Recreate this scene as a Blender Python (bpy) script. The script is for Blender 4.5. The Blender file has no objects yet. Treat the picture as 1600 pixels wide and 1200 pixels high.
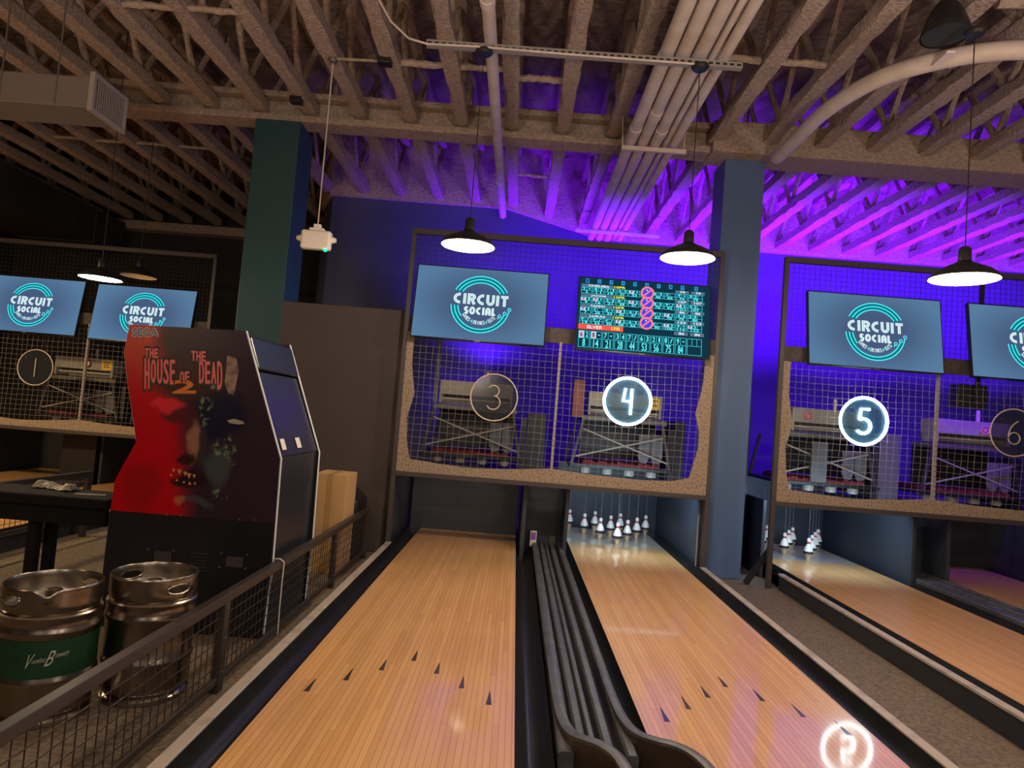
import bpy, math, random
from mathutils import Vector, Matrix
random.seed(7)
PI = math.pi
sc = bpy.context.scene
COL = sc.collection

# ---------------------------------------------------------------- camera
cam_d = bpy.data.cameras.new('camera'); cam = bpy.data.objects.new('camera', cam_d); COL.objects.link(cam)
cam_d.sensor_fit = 'HORIZONTAL'; cam_d.sensor_width = 36; cam_d.lens = 36 * 1040 / 1600
cam_d.clip_start = 0.05; cam_d.clip_end = 60
cam.matrix_world = Matrix(((0.99683591, -0.07875004, 0.01079842, 0.0),
                           (0.00672156, -0.05185205, -0.99863216, 0.0),
                           (0.07920224, 0.99554497, -0.05115867, 1.29),
                           (0, 0, 0, 1)))
sc.camera = cam
# ---------------------------------------------------------------- exposure and world
sc.view_settings.view_transform = 'Standard'; sc.view_settings.look = 'None'
sc.view_settings.exposure = 0.0; sc.view_settings.gamma = 1.0; sc.view_settings.use_curve_mapping = False
w = bpy.data.worlds.new('world'); sc.world = w; w.use_nodes = True
w.node_tree.nodes['Background'].inputs[0].default_value = (0.5, 0.42, 0.4, 1)
w.node_tree.nodes['Background'].inputs[1].default_value = 0.01

# ---------------------------------------------------------------- lights: added warm fill and violet washes
def light(name, kind, loc, color, power, size=0.1, rot=None, spot=None, sy=None, blend=0.5):
    d = bpy.data.lights.new(name, kind); d.color = color; d.energy = power
    if kind == 'AREA':
        d.size = size
        if sy: d.shape = 'RECTANGLE'; d.size_y = sy
    else: d.shadow_soft_size = size
    if kind == 'SPOT': d.spot_size = spot; d.spot_blend = blend
    o = bpy.data.objects.new(name, d); COL.objects.link(o); o.location = loc
    if rot is not None: o.rotation_euler = Vector(rot).to_track_quat('-Z', 'Y').to_euler()
    return o
WARM = (1.0, 0.80, 0.68); VIO = (0.15, 0.004, 1.0)
# unseen warm fill lights added behind the camera
for lx, ly, lz, p in ((-4.5, -0.5, 2.2, 45), (-1.0, -1.5, 2.2, 70), (2.0, -1.5, 2.2, 80), (5.0, -1.0, 2.2, 70)):
    light('fill_light', 'POINT', (lx, ly, lz), WARM if lx > -4 else (1.0, 0.66, 0.36), p, 0.35)
# unseen upward fill added to brighten the joists
for lx, p in ((-5.5, 40), (-1.8, 60), (1.8, 68), (5.5, 66)):
    light('upward_fill_light', 'AREA', (lx, .3, 1.6), (1.0, .76, .60) if lx > -4 else (1.0, .62, .36), p, .5, rot=(0, .55, 1)).data.spread = 2.2
for lx, p in ((1.3, 12), (2.9, 22), (4.3, 22), (6.2, 22), (-.6, 6)):
    light('violet_wash', 'AREA', (lx, 8.75, 1.5), VIO, p, .8, rot=(0, 1, .05), sy=.15)
# violet wash hung behind the top of the right hand net frame, aimed down onto the pinsetters
light('violet_wash', 'AREA', (4.9, 6.75, 2.95), VIO, 26, .6, rot=(0, .62, -.78), sy=.15).data.spread = 1.5
# unseen downward fill added to brighten the lanes from above the view
for lx in (-3.6, -.43, 1.2, 3.3, 5.0):
    light('lane_fill_light', 'AREA', (lx, 1.2, 2.7), (1.0, .82, .60), 15 if lx > -2 else 5, .35, rot=(0, .25, -1))
# unseen warm fill added to light the far left lanes
light('fill_light', 'AREA', (-6.6, 5.0, 2.9), (1.0, .70, .36), 170, .4, rot=(0, .15, -1))
for lx, ly, lz, p, sz in ((1.4, 8.5, 2.0, 75, .8), (3.3, 8.4, 2.0, 150, .9), (5.0, 8.4, 2.0, 150, .9), (6.9, 8.4, 2.0, 120, .9), (-.3, 8.4, 1.9, 42, .6)):
    light('violet_wash', 'AREA', (lx, ly, lz), VIO, p*1.75, sz, rot=(0, .48, .88), sy=.15).data.spread = 2.0
# ---------------------------------------------------------------- helpers
def tag(o, label=None, cat=None, group=None, kind=None):
    if label: o['label'] = label
    if cat: o['category'] = cat
    if group: o['group'] = group
    if kind: o['kind'] = kind
    return o
def empty(name, loc, label, cat, group=None):
    o = bpy.data.objects.new(name, None); COL.objects.link(o); o.location = loc; o.empty_display_size = .1
    o['_org'] = tuple(loc); return tag(o, label, cat, group)
ORG = {}
def org(o):
    return Vector(ORG.get(o.name, o.location))
class MB:
    def __init__(s): s.v = []; s.f = []
    def add(s, vs, fs):
        b = len(s.v); s.v += [tuple(p) for p in vs]; s.f += [tuple(b + i for i in f) for f in fs]
        return s
    def box(s, x0, x1, y0, y1, z0, z1):
        return s.add([(x0,y0,z0),(x1,y0,z0),(x1,y1,z0),(x0,y1,z0),(x0,y0,z1),(x1,y0,z1),(x1,y1,z1),(x0,y1,z1)],
            [(3,2,1,0),(4,5,6,7),(0,1,5,4),(1,2,6,5),(2,3,7,6),(3,0,4,7)])
    def bar(s, p, q, w, h, up=(0,0,1)):
        p = Vector(p); q = Vector(q); d = (q-p).normalized(); u = Vector(up)
        if abs(d.dot(u)) > .99: u = Vector((0,1,0))
        a = d.cross(u).normalized() * w/2; b = a.cross(d).normalized() * h/2
        vs = [e + i*a + j*b for e in (p, q) for i, j in ((-1,-1),(1,-1),(1,1),(-1,1))]
        return s.add(vs, [(0,1,2,3),(7,6,5,4),(0,4,5,1),(1,5,6,2),(2,6,7,3),(3,7,4,0)])
    def tube(s, pts, r, n=10, closed=False, rs=None):
        P = [Vector(p) for p in pts]; m = len(P); vs = []; pa = None
        for i, p in enumerate(P):
            if closed: d = P[(i+1) % m] - P[i-1]
            else: d = P[min(i+1, m-1)] - P[max(i-1, 0)]
            d.normalize()
            if pa is None:
                u = Vector((0,0,1)) if abs(d.z) < .9 else Vector((1,0,0)); a = d.cross(u).normalized()
            else: a = (pa - d * pa.dot(d)).normalized()
            pa = a; b = d.cross(a); rr = rs[i] if rs else r
            vs += [p + rr*(math.cos(t)*a + math.sin(t)*b) for t in [2*PI*k/n for k in range(n)]]
        fs = []
        for i in range(m if closed else m-1):
            j = (i+1) % m
            fs += [(i*n+k, i*n+(k+1) % n, j*n+(k+1) % n, j*n+k) for k in range(n)]
        if not closed: fs += [tuple(range(n-1, -1, -1)), tuple((m-1)*n+k for k in range(n))]
        return s.add(vs, fs)
    def lathe(s, prof, c, n=32, caps=True):
        c = Vector(c); vs = [c + Vector((r*math.cos(2*PI*k/n), r*math.sin(2*PI*k/n), z)) for r, z in prof for k in range(n)]
        m = len(prof); fs = [(i*n+k, i*n+(k+1) % n, (i+1)*n+(k+1) % n, (i+1)*n+k) for i in range(m-1) for k in range(n)]
        if caps: fs += [tuple(range(n-1, -1, -1)), tuple((m-1)*n+k for k in range(n))]
        return s.add(vs, fs)
    def disc(s, c, r, ax, th, n=40):      # flat round plate, axis 'y' or 'z'
        c = Vector(c); vs = []
        for e in (-th/2, th/2):
            for k in range(n):
                t = 2*PI*k/n
                vs.append(c + (Vector((r*math.cos(t), e, r*math.sin(t))) if ax == 'y' else Vector((r*math.cos(t), r*math.sin(t), e))))
        return s.add(vs, [tuple(range(n)), tuple(range(2*n-1, n-1, -1))] + [(k, n+k, n+(k+1) % n, (k+1) % n) for k in range(n)])
    def prism(s, poly, f0, f1):           # poly of 2D points, f0/f1 map a 2D point to 3D
        n = len(poly); vs = [f0(*p) for p in poly] + [f1(*p) for p in poly]
        return s.add(vs, [tuple(range(n)), tuple(range(2*n-1, n-1, -1))] + [(k, n+k, n+(k+1) % n, (k+1) % n) for k in range(n)])
    def ribbon(s, pts, w, f, closed=False):   # flat mitred stroke in 2D mapped by f
        P = [Vector(p) for p in pts]; m = len(P); vs = []
        for i in range(m):
            if closed: a = (P[i]-P[i-1]); b = (P[(i+1) % m]-P[i])
            else:
                a = P[i]-P[i-1] if i else P[1]-P[0]; b = P[i+1]-P[i] if i < m-1 else a
            if a.length < 1e-9: a = b
            if b.length < 1e-9: b = a
            a = a.normalized(); b = b.normalized(); na = Vector((-a.y, a.x)); nb = Vector((-b.y, b.x))
            nn = (na+nb); nn = nn.normalized() if nn.length > 1e-6 else na
            k = w/2/max(.5, nn.dot(na))
            vs += [f(*(P[i]+nn*k)), f(*(P[i]-nn*k))]
        fs = [(2*i, 2*i+1, (2*i+3) % (2*m), (2*i+2) % (2*m)) for i in range(m if closed else m-1)]
        return s.add(vs, fs)
    def build(s, name, m, parent=None, smooth=False, bevel=0, sub=0):
        if parent is None:
            X = [v[0] for v in s.v]; Y = [v[1] for v in s.v]; Z = [v[2] for v in s.v]
            o0 = Vector(((min(X)+max(X))/2, (min(Y)+max(Y))/2, min(Z)))
        else: o0 = org(parent)
        me = bpy.data.meshes.new(name); me.from_pydata([tuple(Vector(v)-o0) for v in s.v], [], s.f); me.update()
        o = bpy.data.objects.new(name, me); COL.objects.link(o)
        for mm in (m if isinstance(m, (list, tuple)) else [m]): me.materials.append(mm)
        if parent is None: o.location = o0
        else: o.parent = parent
        ORG[o.name] = tuple(o0)
        if smooth:
            me.shade_smooth()
            try: me.set_sharp_from_angle(angle=math.radians(40))
            except Exception: pass
        if bevel:
            b = o.modifiers.new('bevel', 'BEVEL'); b.width = bevel; b.segments = 2; b.limit_method = 'ANGLE'
        return o
def thing(name, loc, label, cat, group=None):
    o = bpy.data.objects.new(name, None); COL.objects.link(o); o.location = loc; o.empty_display_size = .1
    ORG[o.name] = tuple(loc); return tag(o, label, cat, group)
KIDS = {}
def copy_tree(o, loc, label=None, parent=None):
    kids = [c for c in COL.objects if c.parent == o] if o.name not in KIDS else KIDS[o.name]
    KIDS[o.name] = kids
    c = o.copy(); COL.objects.link(c)
    if parent: c.parent = parent
    else: c.location = loc
    if label: c['label'] = label
    for k in kids: copy_tree(k, None, None, c)
    return c
def arc(cx, cy, r, a0, a1, n=24, ry=None):
    ry = ry or r
    return [(cx + r*math.cos(math.radians(a0+(a1-a0)*i/n)), cy + ry*math.sin(math.radians(a0+(a1-a0)*i/n))) for i in range(n+1)]

# ---------------------------------------------------------------- materials
def mat(name, col, rough=.6, metal=0, spec=.5, coat=0, noise=None, bump=None, emit=None, estr=1.0, alpha=1.0):
    m = bpy.data.materials.new(name); m.use_nodes = True; nt = m.node_tree; b = nt.nodes['Principled BSDF']
    b.inputs['Base Color'].default_value = (*col, 1); b.inputs['Roughness'].default_value = rough
    b.inputs['Metallic'].default_value = metal; b.inputs['Specular IOR Level'].default_value = spec
    b.inputs['Coat Weight'].default_value = coat
    if emit: b.inputs['Emission Color'].default_value = (*emit, 1); b.inputs['Emission Strength'].default_value = estr
    if alpha < 1: b.inputs['Alpha'].default_value = alpha
    if noise or bump:
        tc = nt.nodes.new('ShaderNodeTexCoord')
    if noise:   # (scale, colour2, low, high)
        n = nt.nodes.new('ShaderNodeTexNoise'); n.inputs['Scale'].default_value = noise[0]; n.inputs['Detail'].default_value = 5
        nt.links.new(tc.outputs['Object'], n.inputs['Vector'])
        r = nt.nodes.new('ShaderNodeValToRGB'); r.color_ramp.elements[0].position = noise[2]; r.color_ramp.elements[1].position = noise[3]
        r.color_ramp.elements[0].color = (*noise[1], 1); r.color_ramp.elements[1].color = (*col, 1)
        nt.links.new(n.outputs[0], r.inputs[0]); nt.links.new(r.outputs[0], b.inputs['Base Color'])
    if bump:    # (scale, distance)
        n = nt.nodes.new('ShaderNodeTexNoise'); n.inputs['Scale'].default_value = bump[0]; n.inputs['Detail'].default_value = 6
        nt.links.new(tc.outputs['Object'], n.inputs['Vector'])
        bp = nt.nodes.new('ShaderNodeBump'); bp.inputs['Distance'].default_value = bump[1]; bp.inputs['Strength'].default_value = 1
        nt.links.new(n.outputs[0], bp.inputs['Height']); nt.links.new(bp.outputs[0], b.inputs['Normal'])
    return m
def emis(name, col, s):
    m = bpy.data.materials.new(name); m.use_nodes = True; nt = m.node_tree; nt.nodes.clear()
    e = nt.nodes.new('ShaderNodeEmission'); e.inputs[0].default_value = (*col, 1); e.inputs[1].default_value = s
    o = nt.nodes.new('ShaderNodeOutputMaterial'); nt.links.new(e.outputs[0], o.inputs[0]); return m
M = {}
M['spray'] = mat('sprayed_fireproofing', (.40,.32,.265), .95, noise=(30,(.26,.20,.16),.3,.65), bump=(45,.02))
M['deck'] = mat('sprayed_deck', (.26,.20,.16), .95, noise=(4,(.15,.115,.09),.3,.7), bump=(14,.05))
M['pipe'] = mat('painted_pipe', (.56,.50,.45), .55, noise=(6,(.44,.37,.32),.25,.6), bump=(30,.002))
M['duct'] = mat('painted_sheet_duct', (.15,.13,.115), .5)
M['galv'] = mat('dull_galvanised_strut', (.13,.12,.11), .5, .5)
M['black'] = mat('black_painted_steel', (.012,.012,.014), .4)
M['dark'] = mat('dark_matt_board', (.02,.021,.025), .55)
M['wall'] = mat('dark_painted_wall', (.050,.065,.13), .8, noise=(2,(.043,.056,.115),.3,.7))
M['wallblack'] = mat('black_painted_wall', (.022,.021,.022), .85)
M['teal'] = mat('teal_painted_column', (.012,.058,.070), .6)
M['greycol'] = mat('charcoal_column_blue_glare', (.070,.125,.27), .55)  # charcoal column with the blue of the neon glare put into its colour
M['partition'] = mat('dark_brown_plywood', (.062,.046,.046), .65, noise=(2.5,(.05,.038,.038),.3,.7))
M['cork'] = mat('speckled_tan_carpet_board', (.32,.24,.185), .9, noise=(60,(.15,.10,.07),.36,.5), bump=(80,.004))
M['band'] = mat('dark_brown_board', (.075,.055,.055), .8, noise=(20,(.05,.038,.038),.4,.6))
M['frame'] = mat('brown_black_steel', (.05,.04,.042), .5)
M['wire'] = mat('pale_net_cord', (.34,.31,.31), .7)
M['bwire'] = mat('black_net_cord', (.01,.01,.015), .7)
M['gutter'] = mat('black_gutter_plastic', (.011,.011,.011), .36, spec=.22, noise=(9,(.015,.015,.015),.4,.6))
M['track'] = mat('grey_ball_track', (.085,.083,.085), .42, noise=(14,(.05,.05,.055),.35,.6))
M['hood'] = mat('dark_brown_hood', (.035,.024,.018), .3)
M['cap'] = mat('worn_cream_cap_rail', (.42,.35,.29), .5, noise=(8,(.28,.22,.18),.3,.5))
M['steel'] = mat('keg_stainless_steel', (.38,.33,.28), .27, 1.0, noise=(5,(.27,.23,.19),.3,.7), bump=(14,.0015))
M['green'] = mat('green_keg_band', (.004,.040,.016), .5)
M['cream'] = mat('cream_lettering', (.45,.45,.36), .6)
M['white'] = mat('white_plastic', (.75,.68,.62), .45)
M['pinwhite'] = mat('pin_white', (.86,.86,.84), .25, coat=.5)
M['pinbase'] = mat('pin_wood_base', (.56,.42,.25), .35)
M['pinblack'] = mat('pin_rubber_band', (.015,.015,.02), .6)
M['pinred'] = mat('pin_red_stripe', (.55,.03,.04), .35)
M['string'] = mat('pin_string', (.22,.24,.28), .8)
M['card'] = mat('cardboard', (.50,.30,.13), .85)
M['tmold'] = mat('white_edge_trim', (.75,.78,.82), .3)
M['cabblack'] = mat('gloss_black_cabinet', (.012,.013,.018), .22)
M['cabback'] = mat('cabinet_back_laminate', (.016,.018,.024), .32)
M['acrylic'] = mat('smoky_acrylic_disc', (.03,.035,.045), .12, alpha=.55)
M['acrylicb'] = mat('glow_tinted_acrylic_disc', (.02,.075,.12), .3, alpha=.5)  # disc of the lit signs, teal tube glow put into the base colour
M['tubeoff'] = mat('unlit_neon_tube', (.62,.50,.40), .4)
M['tubeon'] = emis('lit_neon_tube', (.80,.97,1.0), 20.0)
M['enamel'] = mat('cream_enamel_inside', (.80,.68,.42), .5)
M['bulb'] = emis('warm_lamp_bulb', (1.0,.84,.58), 9.0)
M['led'] = emis('cool_led_strip', (.55,.80,1.0), 1.6)
M['green_led'] = emis('green_indicator', (.0,1.0,.25), 5.0)
M['red'] = mat('red_felt_tray', (.13,.012,.018), .9)
M['machine'] = mat('beige_machine_housing', (.30,.28,.24), .45)
M['cup'] = mat('white_pin_cup', (.42,.42,.38), .4)
M['yellow'] = mat('yellow_warning_label', (.80,.50,.04), .6)
M['grey'] = mat('grey_fabric_guard', (.12,.12,.13), .8)
M['paper'] = mat('crumpled_plastic_wrap', (.42,.38,.30), .35, bump=(40,.01))
M['grille'] = mat('grey_grille', (.26,.23,.21), .5)
M['darkduct'] = mat('black_painted_duct', (.03,.03,.03), .7)
M['strut'] = mat('dull_zinc_strut', (.24,.22,.20), .5)
M['tab'] = mat('matt_black_bench', (.012,.011,.010), .8, spec=.2)
M['orange'] = emis('orange_lens', (1.0,.35,.05), 2.5)
# floor: speckled worn concrete / low carpet
M['floor'] = mat('speckled_brown_floor', (.17,.125,.085), .8, noise=(55,(.08,.058,.042),.35,.62), bump=(60,.003))

def lane_mat():
    m = bpy.data.materials.new('maple_lane_boards'); m.use_nodes = True; nt = m.node_tree; L = nt.links; N = nt.nodes; b = N['Principled BSDF']
    def math_(op, a, bb=None):
        n = N.new('ShaderNodeMath'); n.operation = op
        for i, x in enumerate((a, bb)):
            if x is None: continue
            if isinstance(x, (int, float)): n.inputs[i].default_value = x
            else: L.new(x, n.inputs[i])
        return n.outputs[0]
    tc = N.new('ShaderNodeTexCoord'); sp = N.new('ShaderNodeSeparateXYZ'); L.new(tc.outputs['Object'], sp.inputs[0])
    u = math_('DIVIDE', math_('ADD', sp.outputs[0], 5.0), .02703)
    fl = math_('FLOOR', u); fr = math_('FRACT', u)
    wn = N.new('ShaderNodeTexWhiteNoise'); wn.noise_dimensions = '2D'
    cb = N.new('ShaderNodeCombineXYZ'); L.new(fl, cb.inputs[0])
    L.new(math_('FLOOR', math_('ADD', math_('DIVIDE', sp.outputs[1], 1.4), math_('MULTIPLY', fl, .37))), cb.inputs[1]); L.new(cb.outputs[0], wn.inputs['Vector'])
    mp = N.new('ShaderNodeMapping'); mp.inputs['Scale'].default_value = (60, 2.2, 1); L.new(tc.outputs['Object'], mp.inputs[0])
    ns = N.new('ShaderNodeTexNoise'); ns.inputs['Scale'].default_value = 1.5; ns.inputs['Detail'].default_value = 4; L.new(mp.outputs[0], ns.inputs['Vector'])
    f = math_('ADD', math_('MULTIPLY', wn.outputs[0], .45), math_('MULTIPLY', ns.outputs[0], .55))
    r = N.new('ShaderNodeValToRGB'); r.color_ramp.elements[0].color = (.60,.30,.10,1); r.color_ramp.elements[1].color = (.80,.45,.18,1)
    r.color_ramp.elements[0].position = .1; r.color_ramp.elements[1].position = .85; L.new(f, r.inputs[0])
    line = math_('LESS_THAN', fr, .085)
    mx = N.new('ShaderNodeMix'); mx.data_type = 'RGBA'; mx.inputs['B'].default_value = (.25,.11,.04,1)
    L.new(math_('MULTIPLY', line, .75), mx.inputs[0]); L.new(r.outputs[0], mx.inputs['A']); L.new(mx.outputs['Result'], b.inputs['Base Color'])
    b.inputs['Roughness'].default_value = .35; b.inputs['Coat Weight'].default_value = .65; b.inputs['Coat Roughness'].default_value = .07
    return m
M['lane'] = lane_mat()
M['deckwood'] = mat('pale_pin_deck', (.50,.46,.38), .3, coat=.7, noise=(8,(.43,.39,.32),.3,.7))

def screen_mat():
    m = bpy.data.materials.new('lit_screen'); m.use_nodes = True; nt = m.node_tree; L = nt.links; N = nt.nodes; N.clear()
    tc = N.new('ShaderNodeTexCoord'); mp = N.new('ShaderNodeMapping'); mp.inputs['Scale'].default_value = (1.45, 1, 2.2); L.new(tc.outputs['Object'], mp.inputs[0])
    ln = N.new('ShaderNodeVectorMath'); ln.operation = 'LENGTH'; L.new(mp.outputs[0], ln.inputs[0])
    r = N.new('ShaderNodeValToRGB'); r.color_ramp.elements[0].color = (.062,.10,.20,1); r.color_ramp.elements[1].color = (.095,.20,.34,1)
    r.color_ramp.elements[0].position = .35; r.color_ramp.elements[1].position = 1.1; L.new(ln.outputs['Value'], r.inputs[0])
    e = N.new('ShaderNodeEmission'); L.new(r.outputs[0], e.inputs[0]); e.inputs[1].default_value = 1.0
    o = N.new('ShaderNodeOutputMaterial'); L.new(e.outputs[0], o.inputs[0]); return m
M['screen'] = screen_mat()
M['logo_teal'] = emis('logo_deep_teal', (.0,.20,.25), 1.0)
M['logo_cyan'] = emis('logo_cyan', (.10,.85,.88), 1.1)
M['logo_white'] = emis('logo_white', (.80,1.0,1.0), 1.0)
M['logo_line'] = emis('logo_inline', (.16,.42,.52), 1.0)
M['sc_bg'] = emis('score_background', (.006,.035,.06), 1.0)
M['sc_cyan'] = emis('score_cyan', (.06,.75,.85), 1.0)
M['sc_blue'] = emis('score_blue', (.03,.35,.80), 1.0)
M['sc_white'] = emis('score_white', (.75,.85,.95), 1.0)
M['sc_grey'] = emis('score_grey', (.10,.17,.25), 1.0)
M['sc_yellow'] = emis('score_yellow', (.95,.85,.05), 1.0)
M['sc_red'] = emis('score_red', (1.0,.10,.07), 1.0)
M['sc_pink'] = emis('score_pink', (1.0,.22,.30), 1.0)
M['sc_violet'] = emis('score_violet_ball', (.07,.06,.75), 1.0)
M['sc_lilac'] = emis('score_lilac', (.80,.55,.75), 1.0)

# ---------------------------------------------------------------- text glyph meshes
GL = {}
def glyphs(s):
    if s in GL: return GL[s]
    cu = bpy.data.curves.new('t', 'FONT'); cu.body = s; cu.align_x = 'CENTER'; cu.align_y = 'CENTER'; cu.size = 1; cu.resolution_u = 3
    ob = bpy.data.objects.new('t', cu); COL.objects.link(ob)
    dg = bpy.context.evaluated_depsgraph_get(); me = bpy.data.meshes.new_from_object(ob.evaluated_get(dg))
    vs = [(v.co.x, v.co.y) for v in me.vertices]; fs = [tuple(p.vertices) for p in me.polygons]
    bpy.data.objects.remove(ob); bpy.data.curves.remove(cu); bpy.data.meshes.remove(me)
    x0 = min(v[0] for v in vs); x1 = max(v[0] for v in vs); y0 = min(v[1] for v in vs); y1 = max(v[1] for v in vs)
    vs = [((x-x0)/(x1-x0)-.5, (y-y0)/(y1-y0)-.5) for x, y in vs]
    GL[s] = (vs, fs); return GL[s]
def text(mb, s, cx, cy, wd, ht, f, bold=0):   # text stretched to fill wd x ht, mapped by f(u, v)
    vs, fs = glyphs(s)
    offs = [(0,0)] if not bold else [(-bold,0),(bold,0),(0,bold),(0,-bold)]
    for k, (ox, oy) in enumerate(offs):
        mb.add([tuple(Vector(f(cx+x*wd+ox, cy+y*ht+oy))+Vector((0, -.00012*k, 0))) for x, y in vs], fs)
# ================================================================= SETTING
S = lambda o: tag(o, kind='structure')
S(MB().box(-9.3, 9.3, -4.5, 12.3, -.23, -.13).build('floor', M['floor']))
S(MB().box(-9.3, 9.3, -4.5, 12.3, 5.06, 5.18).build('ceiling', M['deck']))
S(MB().box(-9.3, -9.1, -4.5, 12.3, -.13, 5.06).build('wall_left', M['wallblack']))
S(MB().box(9.1, 9.3, -4.5, 12.3, -.13, 5.06).build('wall_right', M['wall']))
S(MB().box(-9.1, 9.1, -4.7, -4.5, -.13, 5.06).build('wall_front', M['wallblack']))
S(MB().box(-9.1, -2.95, 11.6, 11.8, -.13, 5.06).build('wall_back_left', M['wallblack']))
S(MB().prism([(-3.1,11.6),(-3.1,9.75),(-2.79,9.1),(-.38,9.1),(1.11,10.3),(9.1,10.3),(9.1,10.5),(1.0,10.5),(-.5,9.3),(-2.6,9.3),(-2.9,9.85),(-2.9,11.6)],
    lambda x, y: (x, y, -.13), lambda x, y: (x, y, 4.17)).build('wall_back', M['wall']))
S(MB().prism([(-3.15,11.6),(-3.15,9.7),(-2.82,9.05),(-.36,9.05),(1.13,10.25),(9.1,10.25),(9.1,10.55),(1.0,10.55),(-.5,9.35),(-2.6,9.35),(-2.9,9.85),(-2.9,11.6)],
    lambda x, y: (x, y, 4.17), lambda x, y: (x, y, 5.06)).build('trim_1', M['spray']))
# steel beam across the room
bm_ = MB().box(-9.1, 1.75, 6.62, 6.88, 4.13, 4.20).box(-9.1, 1.75, 6.62, 6.88, 4.38, 4.44).box(-9.1, 1.75, 6.73, 6.77, 4.20, 4.38)
bm_.box(1.75, 9.1, 6.55, 6.95, 4.12, 4.44)
S(bm_.build('trim_2', M['spray'], bevel=.012))
S(MB().box(-9.1, -3.2, 11.35, 11.6, 4.05, 4.2).build('trim_3', M['spray'], bevel=.012))

def fluffy(mb, y0, y1, hx, z0, z1, step=.13, j=.009):
    n = max(2, int((y1-y0)/step)); vs = []
    for i in range(n+1):
        y = y0+(y1-y0)*i/n
        vs += [(sx*hx+random.uniform(-j, j), y, z+random.uniform(-j, j)) for sx, z in ((-1,z0),(-.55,z0-.012),(.55,z0-.012),(1,z0),(1,z1),(-1,z1))]
    fs = [(i*6+k, i*6+(k+1) % 6, i*6+6+(k+1) % 6, i*6+6+k) for i in range(n) for k in range(6)]
    fs += [(5,4,3,2,1,0), tuple(n*6+k for k in range(6))]
    return mb.add(vs, fs)
def make_joist(y0, y1, label, group):
    t = thing('ceiling_joist', (0, y0, 4.22), label, 'joist', group)
    fluffy(MB(), y0, y1, .066, 4.235, 4.34).build('bottom_chord', M['spray'], t, smooth=True)
    fluffy(MB(), y0, y1, .055, 4.95, 5.055).build('top_chord', M['spray'], t, smooth=True)
    z = MB(); n = max(2, int(round((y1-y0)/.42))); pts = []
    for i in range(n+1):
        pts.append((random.uniform(-.01,.01), y0+(y1-y0)*i/n, 4.32 if i % 2 == 0 else 4.98))
    for a, b in zip(pts, pts[1:]):
        mid = [(Vector(a)*(1-k/5)+Vector(b)*k/5)+Vector((random.uniform(-.005,.005),)*3) for k in range(6)]
        z.tube(mid, .028, 7, rs=[random.uniform(.024,.037) for _ in mid])
    z.build('zigzag_web', M['spray'], t, smooth=True)
    return t
JX = [-.277+.517*k for k in range(-17, 19)]
j1 = make_joist(-3.0, 6.70, 'brown sprayed open web joist on the camera side of the beam', 'ceiling joists on the camera side of the beam')
j2 = make_joist(6.80, 10.28, 'violet lit sprayed open web joist between the beam and the pinsetter wall', 'ceiling joists behind the beam')
j3 = make_joist(6.80, 11.4, 'dim brown open web joist above the left pair of lanes', 'ceiling joists over the left lanes')
j4 = make_joist(6.80, 9.1, 'dusky open web joist behind the beam between the two columns', 'ceiling joists ending at the dark wall')
f1 = f2 = f3 = f4 = True
def put(j, first, x):
    if first: j.location.x = x
    else: copy_tree(j, (x, j.location.y, j.location.z))
    return False
for x in JX:
    f1 = put(j1, f1, x)
    if x < -3.2: f3 = put(j3, f3, x)
    elif x < -.3: f4 = put(j4, f4, x)
    else: f2 = put(j2, f2, x)
# bridging rods between joists
br = 0
for (y, z, xa, xb, r) in ((3.6, 4.42, -.90, .30, .035), (3.45, 4.36, .30, .62, .035), (5.6, 4.28, -1.3, -.3, .028), (5.75, 4.3, -.27, .24, .028), (8.05, 4.28, -.3, .3, .02),
                          (5.0, 4.26, -3.4, -2.3, .025), (5.2, 4.3, 1.3, 2.3, .028), (7.9, 4.26, -5.9, -3.9, .02), (4.35, 4.33, 3.0, 4.4, .035)):
    b = MB(); n = 14
    b.tube([(xa+(xb-xa)*i/n, y+random.uniform(-.006,.006), z+random.uniform(-.006,.006)) for i in range(n+1)], r, 8, rs=[r*random.uniform(.85,1.15) for _ in range(n+1)])
    tag(b.build('joist_bridging', M['spray'], smooth=True), ['thick sprayed cross brace left of the single ceiling pipe','short sprayed brace stub right of a joist near the top centre','thin sprayed brace above the hanging white box','thin sprayed brace just in front of the beam near the centre pipe','thin brace behind the beam above lane three','sprayed brace running left of the teal column top','sprayed brace right of the four grey pipes','dim brace among the joists over the left lanes','sprayed brace above the curved white pipe'][br], 'brace'); br += 1

# columns
tag(MB().box(-2.89, -2.43, 6.62, 7.06, -.13, 4.13).build('column', M['teal'], bevel=.008), 'square teal painted column behind the arcade cabinet', 'column')
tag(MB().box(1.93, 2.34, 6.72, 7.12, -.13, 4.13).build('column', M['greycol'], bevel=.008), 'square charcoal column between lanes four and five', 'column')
# plywood partition
tag(MB().box(-2.43, -1.16, 6.62, 6.68, -.13, 2.28).build('partition_panel', M['partition'], bevel=.004), 'dark brown plywood partition between the teal column and the lane three net frame', 'partition')

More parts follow.
